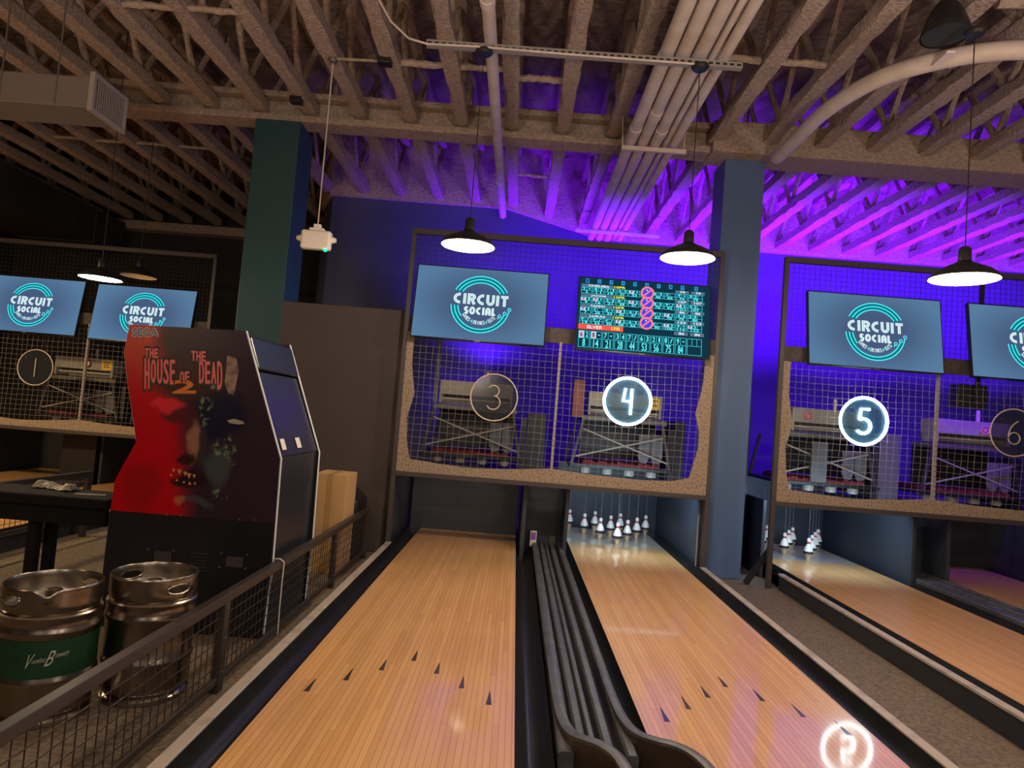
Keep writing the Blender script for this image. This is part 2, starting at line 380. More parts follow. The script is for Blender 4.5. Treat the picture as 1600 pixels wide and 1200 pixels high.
# ================================================================= LANES
LW = 1.054
def make_lane(cx, y1, label, left_cap, right_cap, has_gut=(1,1), gl=.135, gr=.135, deck=True):
    t = thing('bowling_lane', (cx, 2, -.13), label, 'bowling lane', 'duckpin bowling lanes')
    yd = y1-1.05
    MB().box(cx-LW/2, cx+LW/2, -1, yd, -.11, 0).build('lane_surface', M['lane'], t)
    MB().box(cx-LW/2, cx+LW/2, yd, y1, -.11, 0).build('pin_deck', M['deckwood'] if deck else M['lane'], t)
    MB().box(cx-LW/2, cx+LW/2, -1, y1, -.13, -.11).build('subframe', M['dark'], t)
    for i, (dx, yy) in enumerate(((-3,3.06),(-2,3.215),(-1,3.37),(0,3.53),(1,3.385),(2,3.235),(3,3.08))):
        x = cx+dx*.1365
        MB().prism([(x-.0135,yy-.02),(x+.0135,yy-.02),(x+.002,yy+.125),(x-.002,yy+.125)], lambda a, b: (a, b, -.001), lambda a, b: (a, b, .0006)).build('aiming_arrow', M['arrow'], t)
    for s, g, cap in ((-1, gl, left_cap), (1, gr, right_cap)):
        xa = cx+s*LW/2; xb = xa+s*g; n = 10
        prof = [(xa+(xb-xa)*k/n, .012-.018-.075*math.sin(PI*k/n)**.8) for k in range(n+1)]
        prof[0] = (xa, -.004); prof[-1] = (xb, .015)
        m = MB(); ys = (-1, y1)
        vs = [(x, y, z) for y in ys for x, z in prof]
        m.add(vs, [(k, k+1, n+2+k, n+1+k) for k in range(n)])
        m.add([(xa,-1,-.13),(xb,-1,-.13),(xb,y1,-.13),(xa,y1,-.13)], [(0,1,2,3)])
        m.build('gutter', M['gutter'], t, smooth=True)
        if cap:
            c0, c1 = sorted((xb, xb+s*.055))
            MB().box(c0, c1, -1, 6.42 if y1 < 9 else 8.36, .004, .024).build('cap_rail', M['cap'], t, bevel=.004)
            c0, c1 = sorted((xb+s*.002, xb+s*.045))
            MB().box(c0, c1, -1, 6.42 if y1 < 9 else 8.36, -.13, .004).build('side_board', M['dark'], t)
    return t
M['arrow'] = mat('dark_inlaid_arrow', (.05,.035,.035), .3, coat=.5)
make_lane(-.433, 7.45, 'bowling lane under the unlit 3 sign, with no pins', True, False, gr=.15, deck=False)
make_lane(1.185, 8.36, 'bowling lane under the lit 4 sign, ten pins at its end', False, True, gl=.09)
make_lane(3.31, 8.36, 'bowling lane under the lit 5 sign, right of the charcoal column', True, False)
make_lane(4.925, 7.75, 'bowling lane under the unlit 6 sign at the right edge', False, False, deck=False)
make_lane(-4.86, 9.9, 'bowling lane seen through the mesh behind the kegs, right one of the left pair', False, True, gr=.2, deck=False)
make_lane(-6.47, 9.9, 'bowling lane at the far left under the 1 sign', True, False, deck=False)

# ball return divider between lanes
def make_return(x0, label, ymin, hood, y1=6.95):
    t = thing('ball_return', (x0+.28, 3, -.13), label, 'ball return', 'ball return tracks between lanes')
    MB().box(x0+.165, x0+.475, -1 if not hood else 2.35, y1, -.13, -.02).build('track_bed', M['hood'], t)
    for a, b, h in ((.165,.225,.045),(.242,.285,.04),(.293,.322,.04),(.345,.388,.045),(.425,.472,.05)):
        m = MB(); pts = []
        for i in range(18):
            y = ymin+(y1-ymin)*i/17
            c = -.05*math.exp(-(y-ymin)/.5)*0
            pts.append((x0+(a+b)/2+c, y))
        w_ = (b-a)
        vs = [(px+sx*w_/2, y, z) for px, y in pts for sx, z in ((-1,-.05),(-1,h-.01),(-.6,h),(.6,h),(1,h-.01),(1,-.05))]
        m.add(vs, [(i*6+k, i*6+k+1, i*6+7+k, i*6+6+k) for i in range(17) for k in range(5)] + [(0,1,2,3,4,5)])
        m.build('track_rail', M['track'], t, smooth=True)
    if hood:
        def sweep(path, wid, drop, nm, mm, side):
            m = MB(); n = len(path)
            for i in range(n-1):
                pass
            P = [Vector(p) for p in path]; vs = []
            for i, p in enumerate(P):
                d = P[min(i+1, n-1)]-P[max(i-1, 0)]; d.z = 0; d.normalize(); nrm = Vector((-d.y, d.x, 0))*side
                vs += [p, p+nrm*wid*.5+Vector((0,0,.006)), p+nrm*wid, p+nrm*wid-Vector((0,0,.03)), p-Vector((0,0,.012)), Vector((p.x-nrm.x*drop[0], p.y-nrm.y*drop[0], p.z-drop[1]))]
            o1 = MB().add(vs, [(i*6+a, i*6+b, i*6+6+b, i*6+6+a) for i in range(n-1) for a, b in ((0,1),(1,2),(2,3),(4,0))])
            a_ = o1.build(nm, M['track'], t, smooth=True)
            o2 = MB().add(vs, [(i*6+4, i*6+5, i*6+11, i*6+10) for i in range(n-1)])
            o2.build('hood_wall', M['hood'], t, smooth=True)
        def smoothp(C, n=30):
            out = []
            for i in range(n+1):
                u = i/n*(len(C)-1); k = min(int(u), len(C)-2); f = u-k
                p = [Vector(C[max(0, min(len(C)-1, k+j))]) for j in (-1, 0, 1, 2)]
                out.append(.5*((2*p[1])+(-p[0]+p[2])*f+(2*p[0]-5*p[1]+4*p[2]-p[3])*f*f+(-p[0]+3*p[1]-3*p[2]+p[3])*f**3))
            return out
        A = smoothp([(x0+.165,3.6,.045),(x0+.166,3.15,.05),(x0+.172,2.85,.065),(x0+.20,2.68,.08),(x0+.25,2.60,.095),(x0+.30,2.555,.10),(x0+.345,2.49,.10),(x0+.37,2.40,.09),(x0+.39,2.25,.07)])
        D = smoothp([(x0+.425,3.6,.05),(x0+.427,3.15,.055),(x0+.435,2.88,.07),(x0+.465,2.72,.085),(x0+.53,2.64,.095),(x0+.60,2.60,.10),(x0+.655,2.53,.10),(x0+.69,2.43,.09),(x0+.71,2.28,.07)])
        sweep(A, .045, (.02,.17), 'hood_lip', M['track'], 1)
        sweep(D, .04, (.02,.17), 'hood_lip', M['track'], 1)
        MB().box(x0+.17, x0+.40, 2.2, 2.36, -.13, -.05).build('return_floor', M['hood'], t)
    return t
make_return(.094, 'grey ball return tracks with curved hoods between lanes three and four', 2.6, True)
make_return(3.837, 'black ball return tracks between lanes five and six at the right', -1, False)
make_return(-5.945, 'dark ball return divider between the two far left lanes', -1, False, 8.6)
# sticker box on the divider
t = thing('sensor_box', (.29, 6.9, 0.0), 'small box with a purple sticker at the far end of the ball return', 'box')
MB().box(.235, .30, 6.88, 6.94, .0, .155).build('housing', M['white'], t)
MB().box(.242, .293, 6.876, 6.881, .07, .145).build('sticker', mat('purple_sticker', (.25,.08,.5), .5), t)
tag(MB().box(.44, .50, 6.955, 6.978, -.02, .11).build('metal_bracket', M['galv']), 'small grey metal bracket beside the lane four kickback', 'bracket')

# kickbacks, ends, pit curtains
def panel(name, b, m, label, cat, bev=.003): return tag(MB().box(*b).build(name, m, bevel=bev), label, cat)
M['kick'] = mat('black_kickback_board', (.035,.042,.058), .42, noise=(3,(.028,.034,.048),.3,.7))
panel('sweep_board', (-1.09,.09, 7.46,7.50, -.11,.72), M['kick'], 'black sweep board closing the end of lane three', 'board')
panel('kickback_board', (-1.17,-1.13, 6.56,8.5, -.13,.66), M['kick'], 'black side board left of the lane three pit', 'board')
panel('kickback_board', (.13,.17, 6.6,8.5, -.13,.70), M['kick'], 'black side board right of the lane three pit', 'board')
panel('kickback_board', (.55,.585, 6.6,8.5, -.13,.70), M['kick'], 'black side board left of the lane four pins', 'board')
panel('divider_front', (.17,.55, 6.98,7.02, -.13,.70), M['kick'], 'dark board above the ball return between lanes three and four', 'board')
panel('kickback_board', (1.855,1.89, 6.56,8.5, -.13,.66), M['kick'], 'blue lit side board right of the lane four pins', 'board')
panel('pit_curtain', (.585,1.855, 8.5,8.53, -.13,.80), M['kick'], 'dark pit curtain behind the ten pins of lane four', 'curtain')
panel('pit_curtain', (2.63,3.95, 8.5,8.53, -.13,.80), M['kick'], 'dark pit curtain behind the pins of lane five', 'curtain')
panel('kickback_board', (2.595,2.63, 6.9,8.5, -.13,.66), M['kick'], 'black side board between the charcoal column and the lane five pins', 'board')
panel('kickback_board', (3.95,3.985, 6.6,8.5, -.13,.70), M['kick'], 'blue lit side board right of the lane five pins', 'board')
panel('divider_front', (3.985,4.29, 6.98,7.02, -.13,.70), M['kick'], 'dark board above the ball return between lanes five and six', 'board')
panel('kickback_board', (4.29,4.325, 6.6,8.5, -.13,.70), M['kick'], 'black side board left of the lane six pit', 'board')
panel('kickback_board', (5.50,5.535, 6.56,7.78, -.13,.70), M['kick'], 'black side board right of the lane six pit', 'board')
panel('sweep_board', (4.40,5.9, 7.78,7.82, -.11,.72), M['dark'], 'dark sweep board closing the end of lane six', 'board')
panel('pit_curtain', (-7.1,-5.9, 10.03,10.06, -.13,.72), M['dark'], 'dark pit curtain at the end of the far left lane', 'curtain')
panel('pit_curtain', (-5.4,-4.1, 10.03,10.06, -.13,.72), M['dark'], 'dark pit curtain at the end of the lane left of the cabinet', 'curtain')
panel('divider_front', (-5.9,-5.45, 8.7,8.75, -.13,.72), M['black'], 'black divider board between the two far left lanes', 'board')
for x, lbk in ((-7.12,'black side board left of the far left lane pit'),(-5.93,'black side board right of the far left lane pit'),(-5.42,'black side board left of the pit behind the cabinet'),(-4.14,'black side board right of the pit behind the cabinet')):
    panel('kickback_board', (x,x+.035, 8.75,10.0, -.13,.70), M['dark'], lbk, 'board')
panel('side_housing', (2.42,2.52, 7.2,8.4, -.13,1.62), M['black'], 'tall black machine side housing just right of the charcoal column', 'housing')

# ================================================================= PINS
PINP = [(0.0,.019),(.012,.0),(.0185,.0),(.020,.004),(.0235,.020),(.031,.045),(.0355,.062),(.0505,.066),(.0525,.074),(.0525,.090),(.0505,.098),(.046,.108),(.040,.124),(.033,.142),(.026,.158),(.020,.172),
        (.0168,.184),(.0165,.192),(.0185,.200),(.0208,.210),(.0210,.220),(.0185,.231),(.012,.238),(.0,.2395)]
PINP = [(.0,.0),(.0185,.0),(.020,.004),(.0235,.020),(.031,.045),(.0375,.062),(.0415,.066),(.0465,.074),(.0485,.084),(.0480,.098),(.0475,.106),(.0435,.122),(.0365,.142),(.0275,.160),(.020,.172),
        (.0168,.184),(.0165,.192),(.0185,.200),(.0208,.210),(.0210,.220),(.0185,.231),(.012,.238),(.002,.2395)]
def make_pin():
    t = thing('bowling_pin', (0,0,0), 'pin', 'bowling pin', 'duckpins standing on the lane four deck')
    body = [p for p in PINP if p[1] >= .062]; base = [p for p in PINP if p[1] <= .066]
    MB().lathe(body, (0,0,0), 20).build('upper_body', M['pinwhite'], t, smooth=True)
    MB().lathe(base, (0,0,0), 20).build('base', M['pinbase'], t, smooth=True)
    MB().lathe([(.040,.070),(.0515,.071),(.0535,.078),(.0535,.090),(.0515,.097),(.040,.098)], (0,0,0), 20).build('rubber_band', M['pinblack'], t, smooth=True)
    MB().lathe([(.0180,.178),(.0176,.184),(.0173,.190),(.0186,.196),(.0195,.199)], (0,0,0), 20, False).build('neck_stripe', M['pinred'], t, smooth=True)
    MB().tube([(0,0,.238),(0,0,.70)], .0018, 5).build('string', M['string'], t)
    return t
pin = make_pin()
RN = ['head pin nearest the camera','second row left pin','second row right pin','third row left pin','third row middle pin','third row right pin','back row leftmost pin','back row second pin from left','back row third pin from left','back row rightmost pin']
def rack(cx, y0, lane, first):
    k = 0; o = None
    for row in range(4):
        for i in range(row+1):
            p = (cx+(i-row/2)*.310, y0+row*.268, 0.0); lb = 'white duckpin with black band on lane %s, %s' % (lane, RN[k]); k += 1
            if first and k == 1: pin.location = p; pin['label'] = lb; o = pin
            else: o = copy_tree(pin, p, lb)
            o['group'] = 'duckpins standing on lane ' + lane
rack(1.205, 7.40, 'four', True)
rack(3.302, 7.40, 'five', False)

# ================================================================= NET FRAMES
INN = [(-1.050,2.05),(-1.055,1.899),(-1.052,1.724),(-1.004,1.453),(-1.058,1.218),(-1.038,.991),(-.998,.821),(-.686,.796),(-.362,.779),(.069,.807),(.364,.837),(.767,.808),(1.231,.796),(1.537,.81),(1.695,.853),(1.765,1.146),(1.765,1.3),(1.717,1.47),(1.759,1.672),(1.775,1.80),(1.78,2.05)]
def make_netframe():
    t = thing('net_frame', (.38, 6.45, -.13), 'x', 'net frame', 'netted frames over the lane pairs')
    for x, z0 in ((-1.14, -.13), (1.885, -.13)): MB().box(x-.022, x+.022, 6.43, 6.48, z0, 3.02).build('post', M['frame'], t, bevel=.003)
    MB().box(-1.16, 1.90, 6.43, 6.48, 3.02, 3.075).build('top_bar', M['frame'], t, bevel=.003)
    MB().box(-1.118, 1.863, 6.42, 6.49, .655, .70).build('bottom_bar', M['frame'], t, bevel=.003)
    MB().box(-1.118, 1.863, 6.435, 6.475, 2.05, 2.20).build('cross_board', M['band'], t, bevel=.003)
    m = MB(); o_l = [(-1.118, p[1]) for p in INN]
    f0 = lambda x, z: (x, 6.432, z); f1 = lambda x, z: (x, 6.452, z)
    def outer(p, i):
        if i <= 5: return (-1.118, p[1])
        if i >= 15: return (1.863, p[1])
        if i == 6: return (-1.118, .70)
        if i == 14: return (1.863, .70)
        return (p[0], .70)
    n = len(INN); vs = []
    for i, p in enumerate(INN):
        q = outer(p, i); vs += [f0(*p), f0(*q), f1(*p), f1(*q)]
    fs = []
    for i in range(n-1):
        a = i*4; b = a+4; fs += [(a, b, b+1, a+1), (a+2, a+3, b+3, b+2), (a, a+2, b+2, b), (a+1, b+1, b+3, a+3)]
    m.add(vs, fs).build('padded_border', M['cork'], t)
    m = MB()
    for i in range(26): m.box(.36, .385, 6.425, 6.437, .82+i*.048, .86+i*.048)
    m.box(.362, .383, 6.44, 6.46, .8, 2.06)
    m.build('centre_strap', mat('tan_strap', (.30,.26,.24), .7), t)
    m = MB(); r = .0012
    nx = 46
    for i in range(1, nx):
        x = -1.118+i*.0648; ph = random.uniform(0, 6)
        pts = [(x+.006*math.sin(z*5+ph*.4)+random.uniform(-.003,.003), 6.456+.004*math.sin(z*3), z) for z in [.72+k*(1.36/16) for k in range(17)]]
        m.tube(pts, r, 4)
    for k in range(1, 22):
        z = .72+k*.0635; ph = random.uniform(0, 6)
        pts = [(x, 6.456+.004*math.sin(x*3), z+.006*math.sin(x*4+ph*.3)+random.uniform(-.003,.003)) for x in [-1.1+j*(2.95/30) for j in range(31)]]
        m.tube(pts, r, 4)
    m.build('cord_net', M['wire'], t)
    m = MB()
    for i in range(1, 58): x = -1.118+i*.0515; m.box(x-.0015, x+.0015, 6.45, 6.453, 2.2, 3.02)
    for k in range(1, 16): z = 2.2+k*.0515; m.box(-1.118, 1.863, 6.45, 6.453, z-.0015, z+.0015)
    m.build('upper_net', M['bwire'], t)
    return t
nf = make_netframe(); nf['label'] = 'black net frame with wavy tan border over lanes three and four'
copy_tree(nf, (.38+3.655, 6.45, -.13), 'black net frame with wavy tan border over lanes five and six')
copy_tree(nf, (-5.50, 8.40, -.13), 'black net frame with wavy tan border over the far left lanes')
# diagonal braces
tag(MB().bar((1.855,6.6,.50),(1.80,6.40,.03),.012,.012).build('diagonal_brace', M['galv']), 'thin grey diagonal brace at the foot of the lane four frame post', 'brace')
tag(MB().bar((2.56,6.54,.24),(2.33,6.54,-.12),.04,.05).build('diagonal_brace', M['black']), 'black diagonal brace at the foot of the lane five frame post', 'brace')
# led strips over the pin decks
for x0, lb in ((.72, 'four'), (2.75, 'five')):
    t = thing('led_strip', (x0+.5, 6.6, .66), 'cool white led strip under the net frame of lane ' + lb, 'light strip')
    MB().box(x0, x0+1.0, 6.492, 6.552, .655, .675).build('strip_body', M['galv'], t)
    MB().box(x0+.01, x0+.99, 6.498, 6.546, .650, .6545).build('diffuser', M['led'], t)
    light('pin_light', 'AREA', (x0+.5, 6.62, .64), (.50,.76,1.0), 12, 1.0, rot=(0, .75, -.55), sy=.05)

# ================================================================= NEON NUMBER SIGNS
def sign(num, x, y, z, lit, label, R_=.224):
    t = thing('number_sign', (x, y, z-R_), label, 'sign', 'round lane number signs')
    MB().disc((x, y+.012, z), R_-.004, 'y', .006, 48).build('acrylic_disc', M['acrylicb'] if lit else M['acrylic'], t)
    r = .0125 if lit else .0065
    tm = M['tubeon'] if lit else M['tubeoff']
    MB().tube([(x+R_*math.cos(2*PI*k/64), y, z+R_*math.sin(2*PI*k/64)) for k in range(64)], r, 8, closed=True).build('ring_tube', tm, t, smooth=True)
    h = .075
    P = {'1': [[(0,.115),(0,-.12)]],
         '3': [arc(-.008,.062,.052,150,-80,20) + arc(-.005,-.05,.066,82,-150,24)],
         '4': [[(-.025,.12),(-.045,.0),(.045,.0)], [(.035,.12),(.035,-.125)]],
         '5': [[(.05,.115),(-.03,.115),(-.042,.018)] + arc(-.004,-.048,.07,118,-140,26)],
         '6': [arc(.115,-.04,.17,118,178,12) + arc(.0,-.055,.055,170,-178,30)]}[num]
    for p in P:
        MB().tube([(x+a, y-.004, z+b) for a, b in p], r*(.95 if lit else .85), 8).build('digit_tube', tm, t, smooth=True)
    m = MB()
    for a in (45,135,225,315): m.disc((x+.17*math.cos(math.radians(a)), y+.004, z+.17*math.sin(math.radians(a))), .006, 'y', .02, 10)
    for a in (60, 120): m.tube([(x+.2*math.cos(math.radians(a)), y+.01, z+.2*math.sin(math.radians(a))), (x+.1*math.cos(math.radians(a)), y+.02, z+.56)], .0012, 4)
    m.build('mounting_studs', M['galv'], t)
    m = MB().tube([(x-.1,y+.02,z+.13),(x-.05,y+.024,z+.08),(x+.03,y+.024,z-.05),(x+.09,y+.02,z-.13)], .0025, 5)
    m.build('feed_cable', M['white'] if lit else M['galv'], t, smooth=True)
sign('3', -.231, 6.38, 1.475, False, 'unlit round 3 sign with beige tubing below the left logo screen')
sign('4', 1.047, 6.38, 1.539, True, 'glowing white round 4 sign below the score screen')
sign('5', 3.304, 6.38, 1.528, True, 'glowing white round 5 sign right of the charcoal column')
sign('6', 4.729, 6.38, 1.531, False, 'unlit round 6 sign at the right edge')
sign('1', -6.10, 8.33, 1.452, False, 'unlit round 1 sign at the far left')

# ================================================================= SCREENS
HW, HH = .640, .368
def pose_tree(root, tilt):      # tip the whole screen back about its top edge
    root.rotation_euler = (tilt, 0, 0)
def stroke_word(word, x0, x1, yc, h, wd):
    """returns list of strokes for an inline display face"""
    adv = {'C': .90, 'I': .46, 'R': .92, 'U': .92, 'T': .88, 'S': .80, 'O': .98, 'A': .92, 'L': .72}
    tot = sum(adv[c] for c in word); k = (x1-x0)/tot; out = []; x = x0
    for c in word:
        w_ = adv[c]*k; a = x+wd*.72; b = x+w_-wd*.72; t_ = yc+h/2-wd/2; b_ = yc-h/2+wd/2; cx = (a+b)/2; rx = (b-a)/2; ry = (t_-b_)/2
        A = lambda cx, cy, rx, ry, a0, a1, n=14: [(cx+rx*math.cos(math.radians(a0+(a1-a0)*i/n)), cy+ry*math.sin(math.radians(a0+(a1-a0)*i/n))) for i in range(n+1)]
        if c == 'C': out.append(A(b, yc, 2*rx, ry, 90, 270, 18))
        elif c == 'I': out.append([(cx, t_+wd/2), (cx, b_-wd/2)])
        elif c == 'T': out += [[(a-wd*.4, t_), (b+wd*.4, t_)], [(cx, t_), (cx, b_-wd/2)]]
        elif c == 'U': out.append([(a, t_+wd/2)]+A(cx, yc-ry*.2, rx, ry*.8, 180, 360)+[(b, t_+wd/2)])
        elif c == 'R': out += [[(a, b_-wd/2), (a, t_)]+A(cx, t_-ry*.5, rx*.9, ry*.5, 90, -90)+[(a+wd*.5, yc+.0)], [(cx, yc), (b, b_-wd/2)]]
        elif c == 'S': out.append(A(cx, t_-ry*.5, rx, ry*.5, 30, 270, 12)+A(cx, b_+ry*.5, rx, ry*.5, 90, -150, 12))
        elif c == 'O': out.append(A(cx, yc, rx, ry, 0, 360, 24))
        elif c == 'A': out += [[(a, b_-wd/2)]+A(cx, yc+ry*.2, rx, ry*.8, 180, 0)+[(b, b_-wd/2)], [(a, yc-ry*.25), (b, yc-ry*.25)]]
        elif c == 'L': out.append([(a, t_+wd/2), (a, b_), (b+wd*.3, b_)])
        x += w_
    return out
def screen_base(name, label):
    t = thing(name, (0, 0, 0), label, 'screen', 'wall screens above the lanes')
    MB().box(-HW, HW, 0, .045, -HH, HH).build('bezel', M['cabblack'], t, bevel=.004)
    MB().box(-.12, .12, .045, .06, -.15, .15).build('wall_bracket', M['black'], t)
    return t
def make_logo_screen():
    t = screen_base('logo_screen', 'x')
    sx, sz = HW-.010, HH-.012
    MB().add([(-sx,-.001,-sz),(sx,-.001,-sz),(sx,-.001,sz),(-sx,-.001,sz)], [(0,1,2,3)]).build('display', M['screen'], t)
    R0 = .282; lay = lambda d: (lambda u, v: (u*R0, -d, v*R0))
    m = MB()
    m.ribbon(arc(0,0,.885,151,29,40), .25, lay(.002)); m.ribbon(arc(0,0,.94,186,343,50), .16, lay(.002)); m.ribbon(arc(0,0,.83,186,218,16), .14, lay(.002))
    m.build('logo_ring_fill', M['logo_teal'], t)
    m = MB()
    for r, a0, a1 in ((1,152,28),(.885,150,30),(.77,147,33)): m.ribbon(arc(0,0,r,a0,a1,44), .035, lay(.003))
    for r, a0, a1 in ((1,184,349),(.885,185,339),(.77,186,216),(.77,322,327)): m.ribbon(arc(0,0,r,a0,a1,50), .035, lay(.003))
    for r, a in ((1,353),(.885,343),(.77,331)): m.ribbon(arc(r*math.cos(math.radians(a)), r*math.sin(math.radians(a)), .05, 0, 345, 16), .028, lay(.003), closed=True)
    for a in (-112, -68):
        c, s_ = .66*math.cos(math.radians(a)), .66*math.sin(math.radians(a))
        m.add([lay(.003)(c+dx, s_+dy) for dx, dy in ((.03,.08),(-.05,-.01),(0,-.01),(-.02,-.09),(.05,.01),(0,.01))], [(0,1,2),(3,4,5)])
    m.build('logo_rings', M['logo_cyan'], t)
    m = MB(); m2 = MB()
    for s_ in stroke_word('CIRCUIT', -.95, .96,   .17, .38, .09): m.ribbon(s_, .095, lay(.0035)); m2.ribbon(s_, .018, lay(.0042))
    for s_ in stroke_word('SOCIAL', -.56, .55, -.24, .27, .07): m.ribbon(s_, .074, lay(.0035)); m2.ribbon(s_, .010, lay(.0042))
    for word, a0, a1 in (('GAMES',-147,-118),('DRINKS',-107,-73),('EATS',-62,-40)):
        n = len(word)
        for i, ch in enumerate(word):
            a = math.radians(a0+(a1-a0)*(i+.5)/n); ca, sa = math.cos(a), math.sin(a); rr = .66
            def f(u, v, ca=ca, sa=sa): # letter upright facing outwards at bottom
                tx, ty = -sa, ca; return (R0*(rr*ca + u*tx - v*ca), -.0035, R0*(rr*sa + u*ty - v*sa))
            text(m, ch, 0, 0, .05 if ch != 'I' else .014, .13, f, .003)
    m.build('logo_lettering', M['logo_white'], t); m2.build('letter_inlines', M['logo_line'], t)
    MB().box(-.03, .03, -.003, 0, -HH-.004, -HH+.006).build('brand_plate', M['galv'], t)
    return t
ls = make_logo_screen()
TILT = -math.radians(9)
def place_screen(o, x, y, z, label, first=False):
    if not first: o = copy_tree(o, (0,0,0), label)
    o['label'] = label; o.location = (x, y, z); o.rotation_euler = (TILT, 0, 0)
    return o
place_screen(ls, -.430, 6.335, 2.352, 'logo screen above the unlit 3 sign', True)
place_screen(ls, 3.345, 6.335, 2.385, 'logo screen right of the charcoal column above the lit 5 sign')
place_screen(ls, 4.885, 6.335, 2.385, 'logo screen cut by the right edge of the view')
place_screen(ls, -6.25, 8.33, 2.24, 'logo screen cut by the left edge of the view')
place_screen(ls, -4.815, 8.33, 2.225, 'logo screen partly hidden behind the arcade cabinet')

def score_screen():
    t = screen_base('score_screen', 'score screen full of cyan bowling frames above the lit 4 sign')
    W2, H2 = HW-.010, HH-.012
    F = lambda d: (lambda u, v: ((u/100-.5)*2*W2, -d, (.5-v/60)*2*H2))   # 100 x 60 grid, v downwards
    rect = lambda m, u0, u1, v0, v1, d: m.add([F(d)(u0,v1), F(d)(u1,v1), F(d)(u1,v0), F(d)(u0,v0)], [(0,1,2,3)])
    rect(MB(), 0, 100, 0, 60, .001).build('display', M['sc_bg'], t)
    cy, bl, wh, gy, ye, rd, pk, vi, li, dk, lt = [MB() for _ in range(11)]
    T = lambda m, s, cx, cyy, w_, h_, d=.004, b=.12: text(m, s, cx, cyy, w_, -h_, F(d), b)
    CW = 9.1; U = [1.6+i*CW for i in range(10)]
    for i in range(10):
        rect(bl, U[i]+3.2 + (1.4 if i == 9 else 0), U[i]+5.8+(1.4 if i == 9 else 0), .8, 4.4, .002); T(dk, str((i+1) % 10 or 0), U[i]+4.5+(1.4 if i == 9 else 0), 2.6, 1.2, 2.4)
    def outline(m, u0, u1, v0, v1, w=.32, d=.0025):
        for a in ((u0,u1,v0,v0+w),(u0,u1,v1-w,v1),(u0,u0+w,v0,v1),(u1-w,u1,v0,v1)): rect(m, *a, d)
    rows = [('CHELSEA', 5.0, 2.0, [('2','-',2),('8','1',11),('7','1',19),('4','4',27),('S','-',33),('','',''),('6','1',46),('X','',65),('9','-',74),('3','2',79)], '79', 4),
            ('JACOB', 13.6, 2.0, [('S','1',9),('S','-',16),('2','3',21),('8','/',38),('S','2',47),('','',''),('8','1',76),('9','/',92),('S','2',101),('4','2',107)], '107', 4),
            ('TAMMY', 22.2, 2.0, [('S','1',7),('X','',26),('8','-',33),('S','1',40),('6','1',47),('','',''),('9','-',63),('S','-',70),('3','6',79),('2','5',86)], '86', 4),
            ('LUKAS', 30.8, 2.0, [('9','/',19),('9','/',33),('4','/',50),('S','2',58),('6','1',66),('','',''),('X','',90),('S','2',106),('9','-',114),('S','2',123)], '123', 4)]
    def cells(v0, h1, h2, data, big):
        for i, (a, b, tot) in enumerate(data):
            u0 = U[i]; u1 = u0+CW-.7+(2.6 if i == 9 else 0)
            outline(cy, u0, u1, v0, v0+h1+h2); rect(cy, u0, u1, v0+h1-.16, v0+h1+.16, .0025)
            mid = (u0+u1)/2 if i < 9 else u0+(u1-u0)/3
            rect(cy, mid-.16, mid+.16, v0, v0+h1, .0025)
            if i == 9: rect(cy, u0+(u1-u0)*2/3-.16, u0+(u1-u0)*2/3+.16, v0, v0+h1, .0025)
            q = (mid-u0)/2
            if a == 'S':
                rect(li, u0+.35, mid-.2, v0+.35, v0+h1-.2, .003); T(dk, big[i] if big else '7', u0+q, v0+h1/2, 1.6, h1*.6)
            elif a: T(lt, a, u0+q, v0+h1/2, 1.8, h1*.66)
            if b == '-': rect(lt, mid+q-.7, mid+q+.7, v0+h1/2-.5, v0+h1/2+.5, .004)
            elif b: T(lt, b, mid+q, v0+h1/2, 1.8 if b != '1' else .9, h1*.66)
            if tot != '': T(lt, str(tot), (u0+u1)/2, v0+h1+h2/2, 1.9*len(str(tot)), h2*.8)
    for nm, v, _, data, tot, k in rows:
        rect(gy, 1.6, 26, v+.4, v+2.9, .002); T(wh, nm, 15, v+1.7, 2.3*len(nm), 1.7); T(ye, '10FR', 31, v+1.6, 8.5, 1.8)
        for uu in (77.5, 89.5): rect(gy, uu-4, uu+6.5, v+.2, v+2.7, .002); T(wh, tot, uu+1.5, v+1.5, 1.9*len(tot), 1.7)
        cells(v+3.1, 2.9, 2.5, data, None)
    v = 39.6
    rect(rd, 1.0, 35, v, v+4.2, .0022); T(wh, 'ELVER', 13.5, v+2.1, 11.5, 2.4); T(ye, '1FR', 29.5, v+2.1, 6.5, 2.4)
    for uu in (77.5, 89.5): rect(gy, uu-4, uu+6.5, v+.4, v+3.4, .002); T(wh, '84', uu+1.5, v+1.9, 3.8, 2.2)
    cells(45.0, 6.2, 7.6, [('S','2',8),('S','-',14),('7','-',21),('3','4',28),('7','/',44),('6','3',53),('2','1',56),('8','/',75),('9','-',84),('','','')], ['6','8']+['']*8)
    for k in range(4):
        c = (52.3, 9.3+k*8.6); rr = 4.6
        pk.ribbon([(c[0]+rr*math.cos(2*PI*i/28)*.98, c[1]+rr*math.sin(2*PI*i/28)*1.0) for i in range(28)], 1.5, F(.0052), closed=True)
        n = 24; vi.add([F(.0045)(c[0]+4.2*math.cos(2*PI*i/n), c[1]+4.2*math.sin(2*PI*i/n)) for i in range(n)], [tuple(range(n-1,-1,-1))])
        pk.ribbon([(c[0]-3.4, c[1]+3.2), (c[0]+3.4, c[1]-3.2)], 1.3, F(.0052))
        rect(wh, c[0]-1.0, c[0]+.2, c[1]-2.6, c[1]-1.7, .0055)
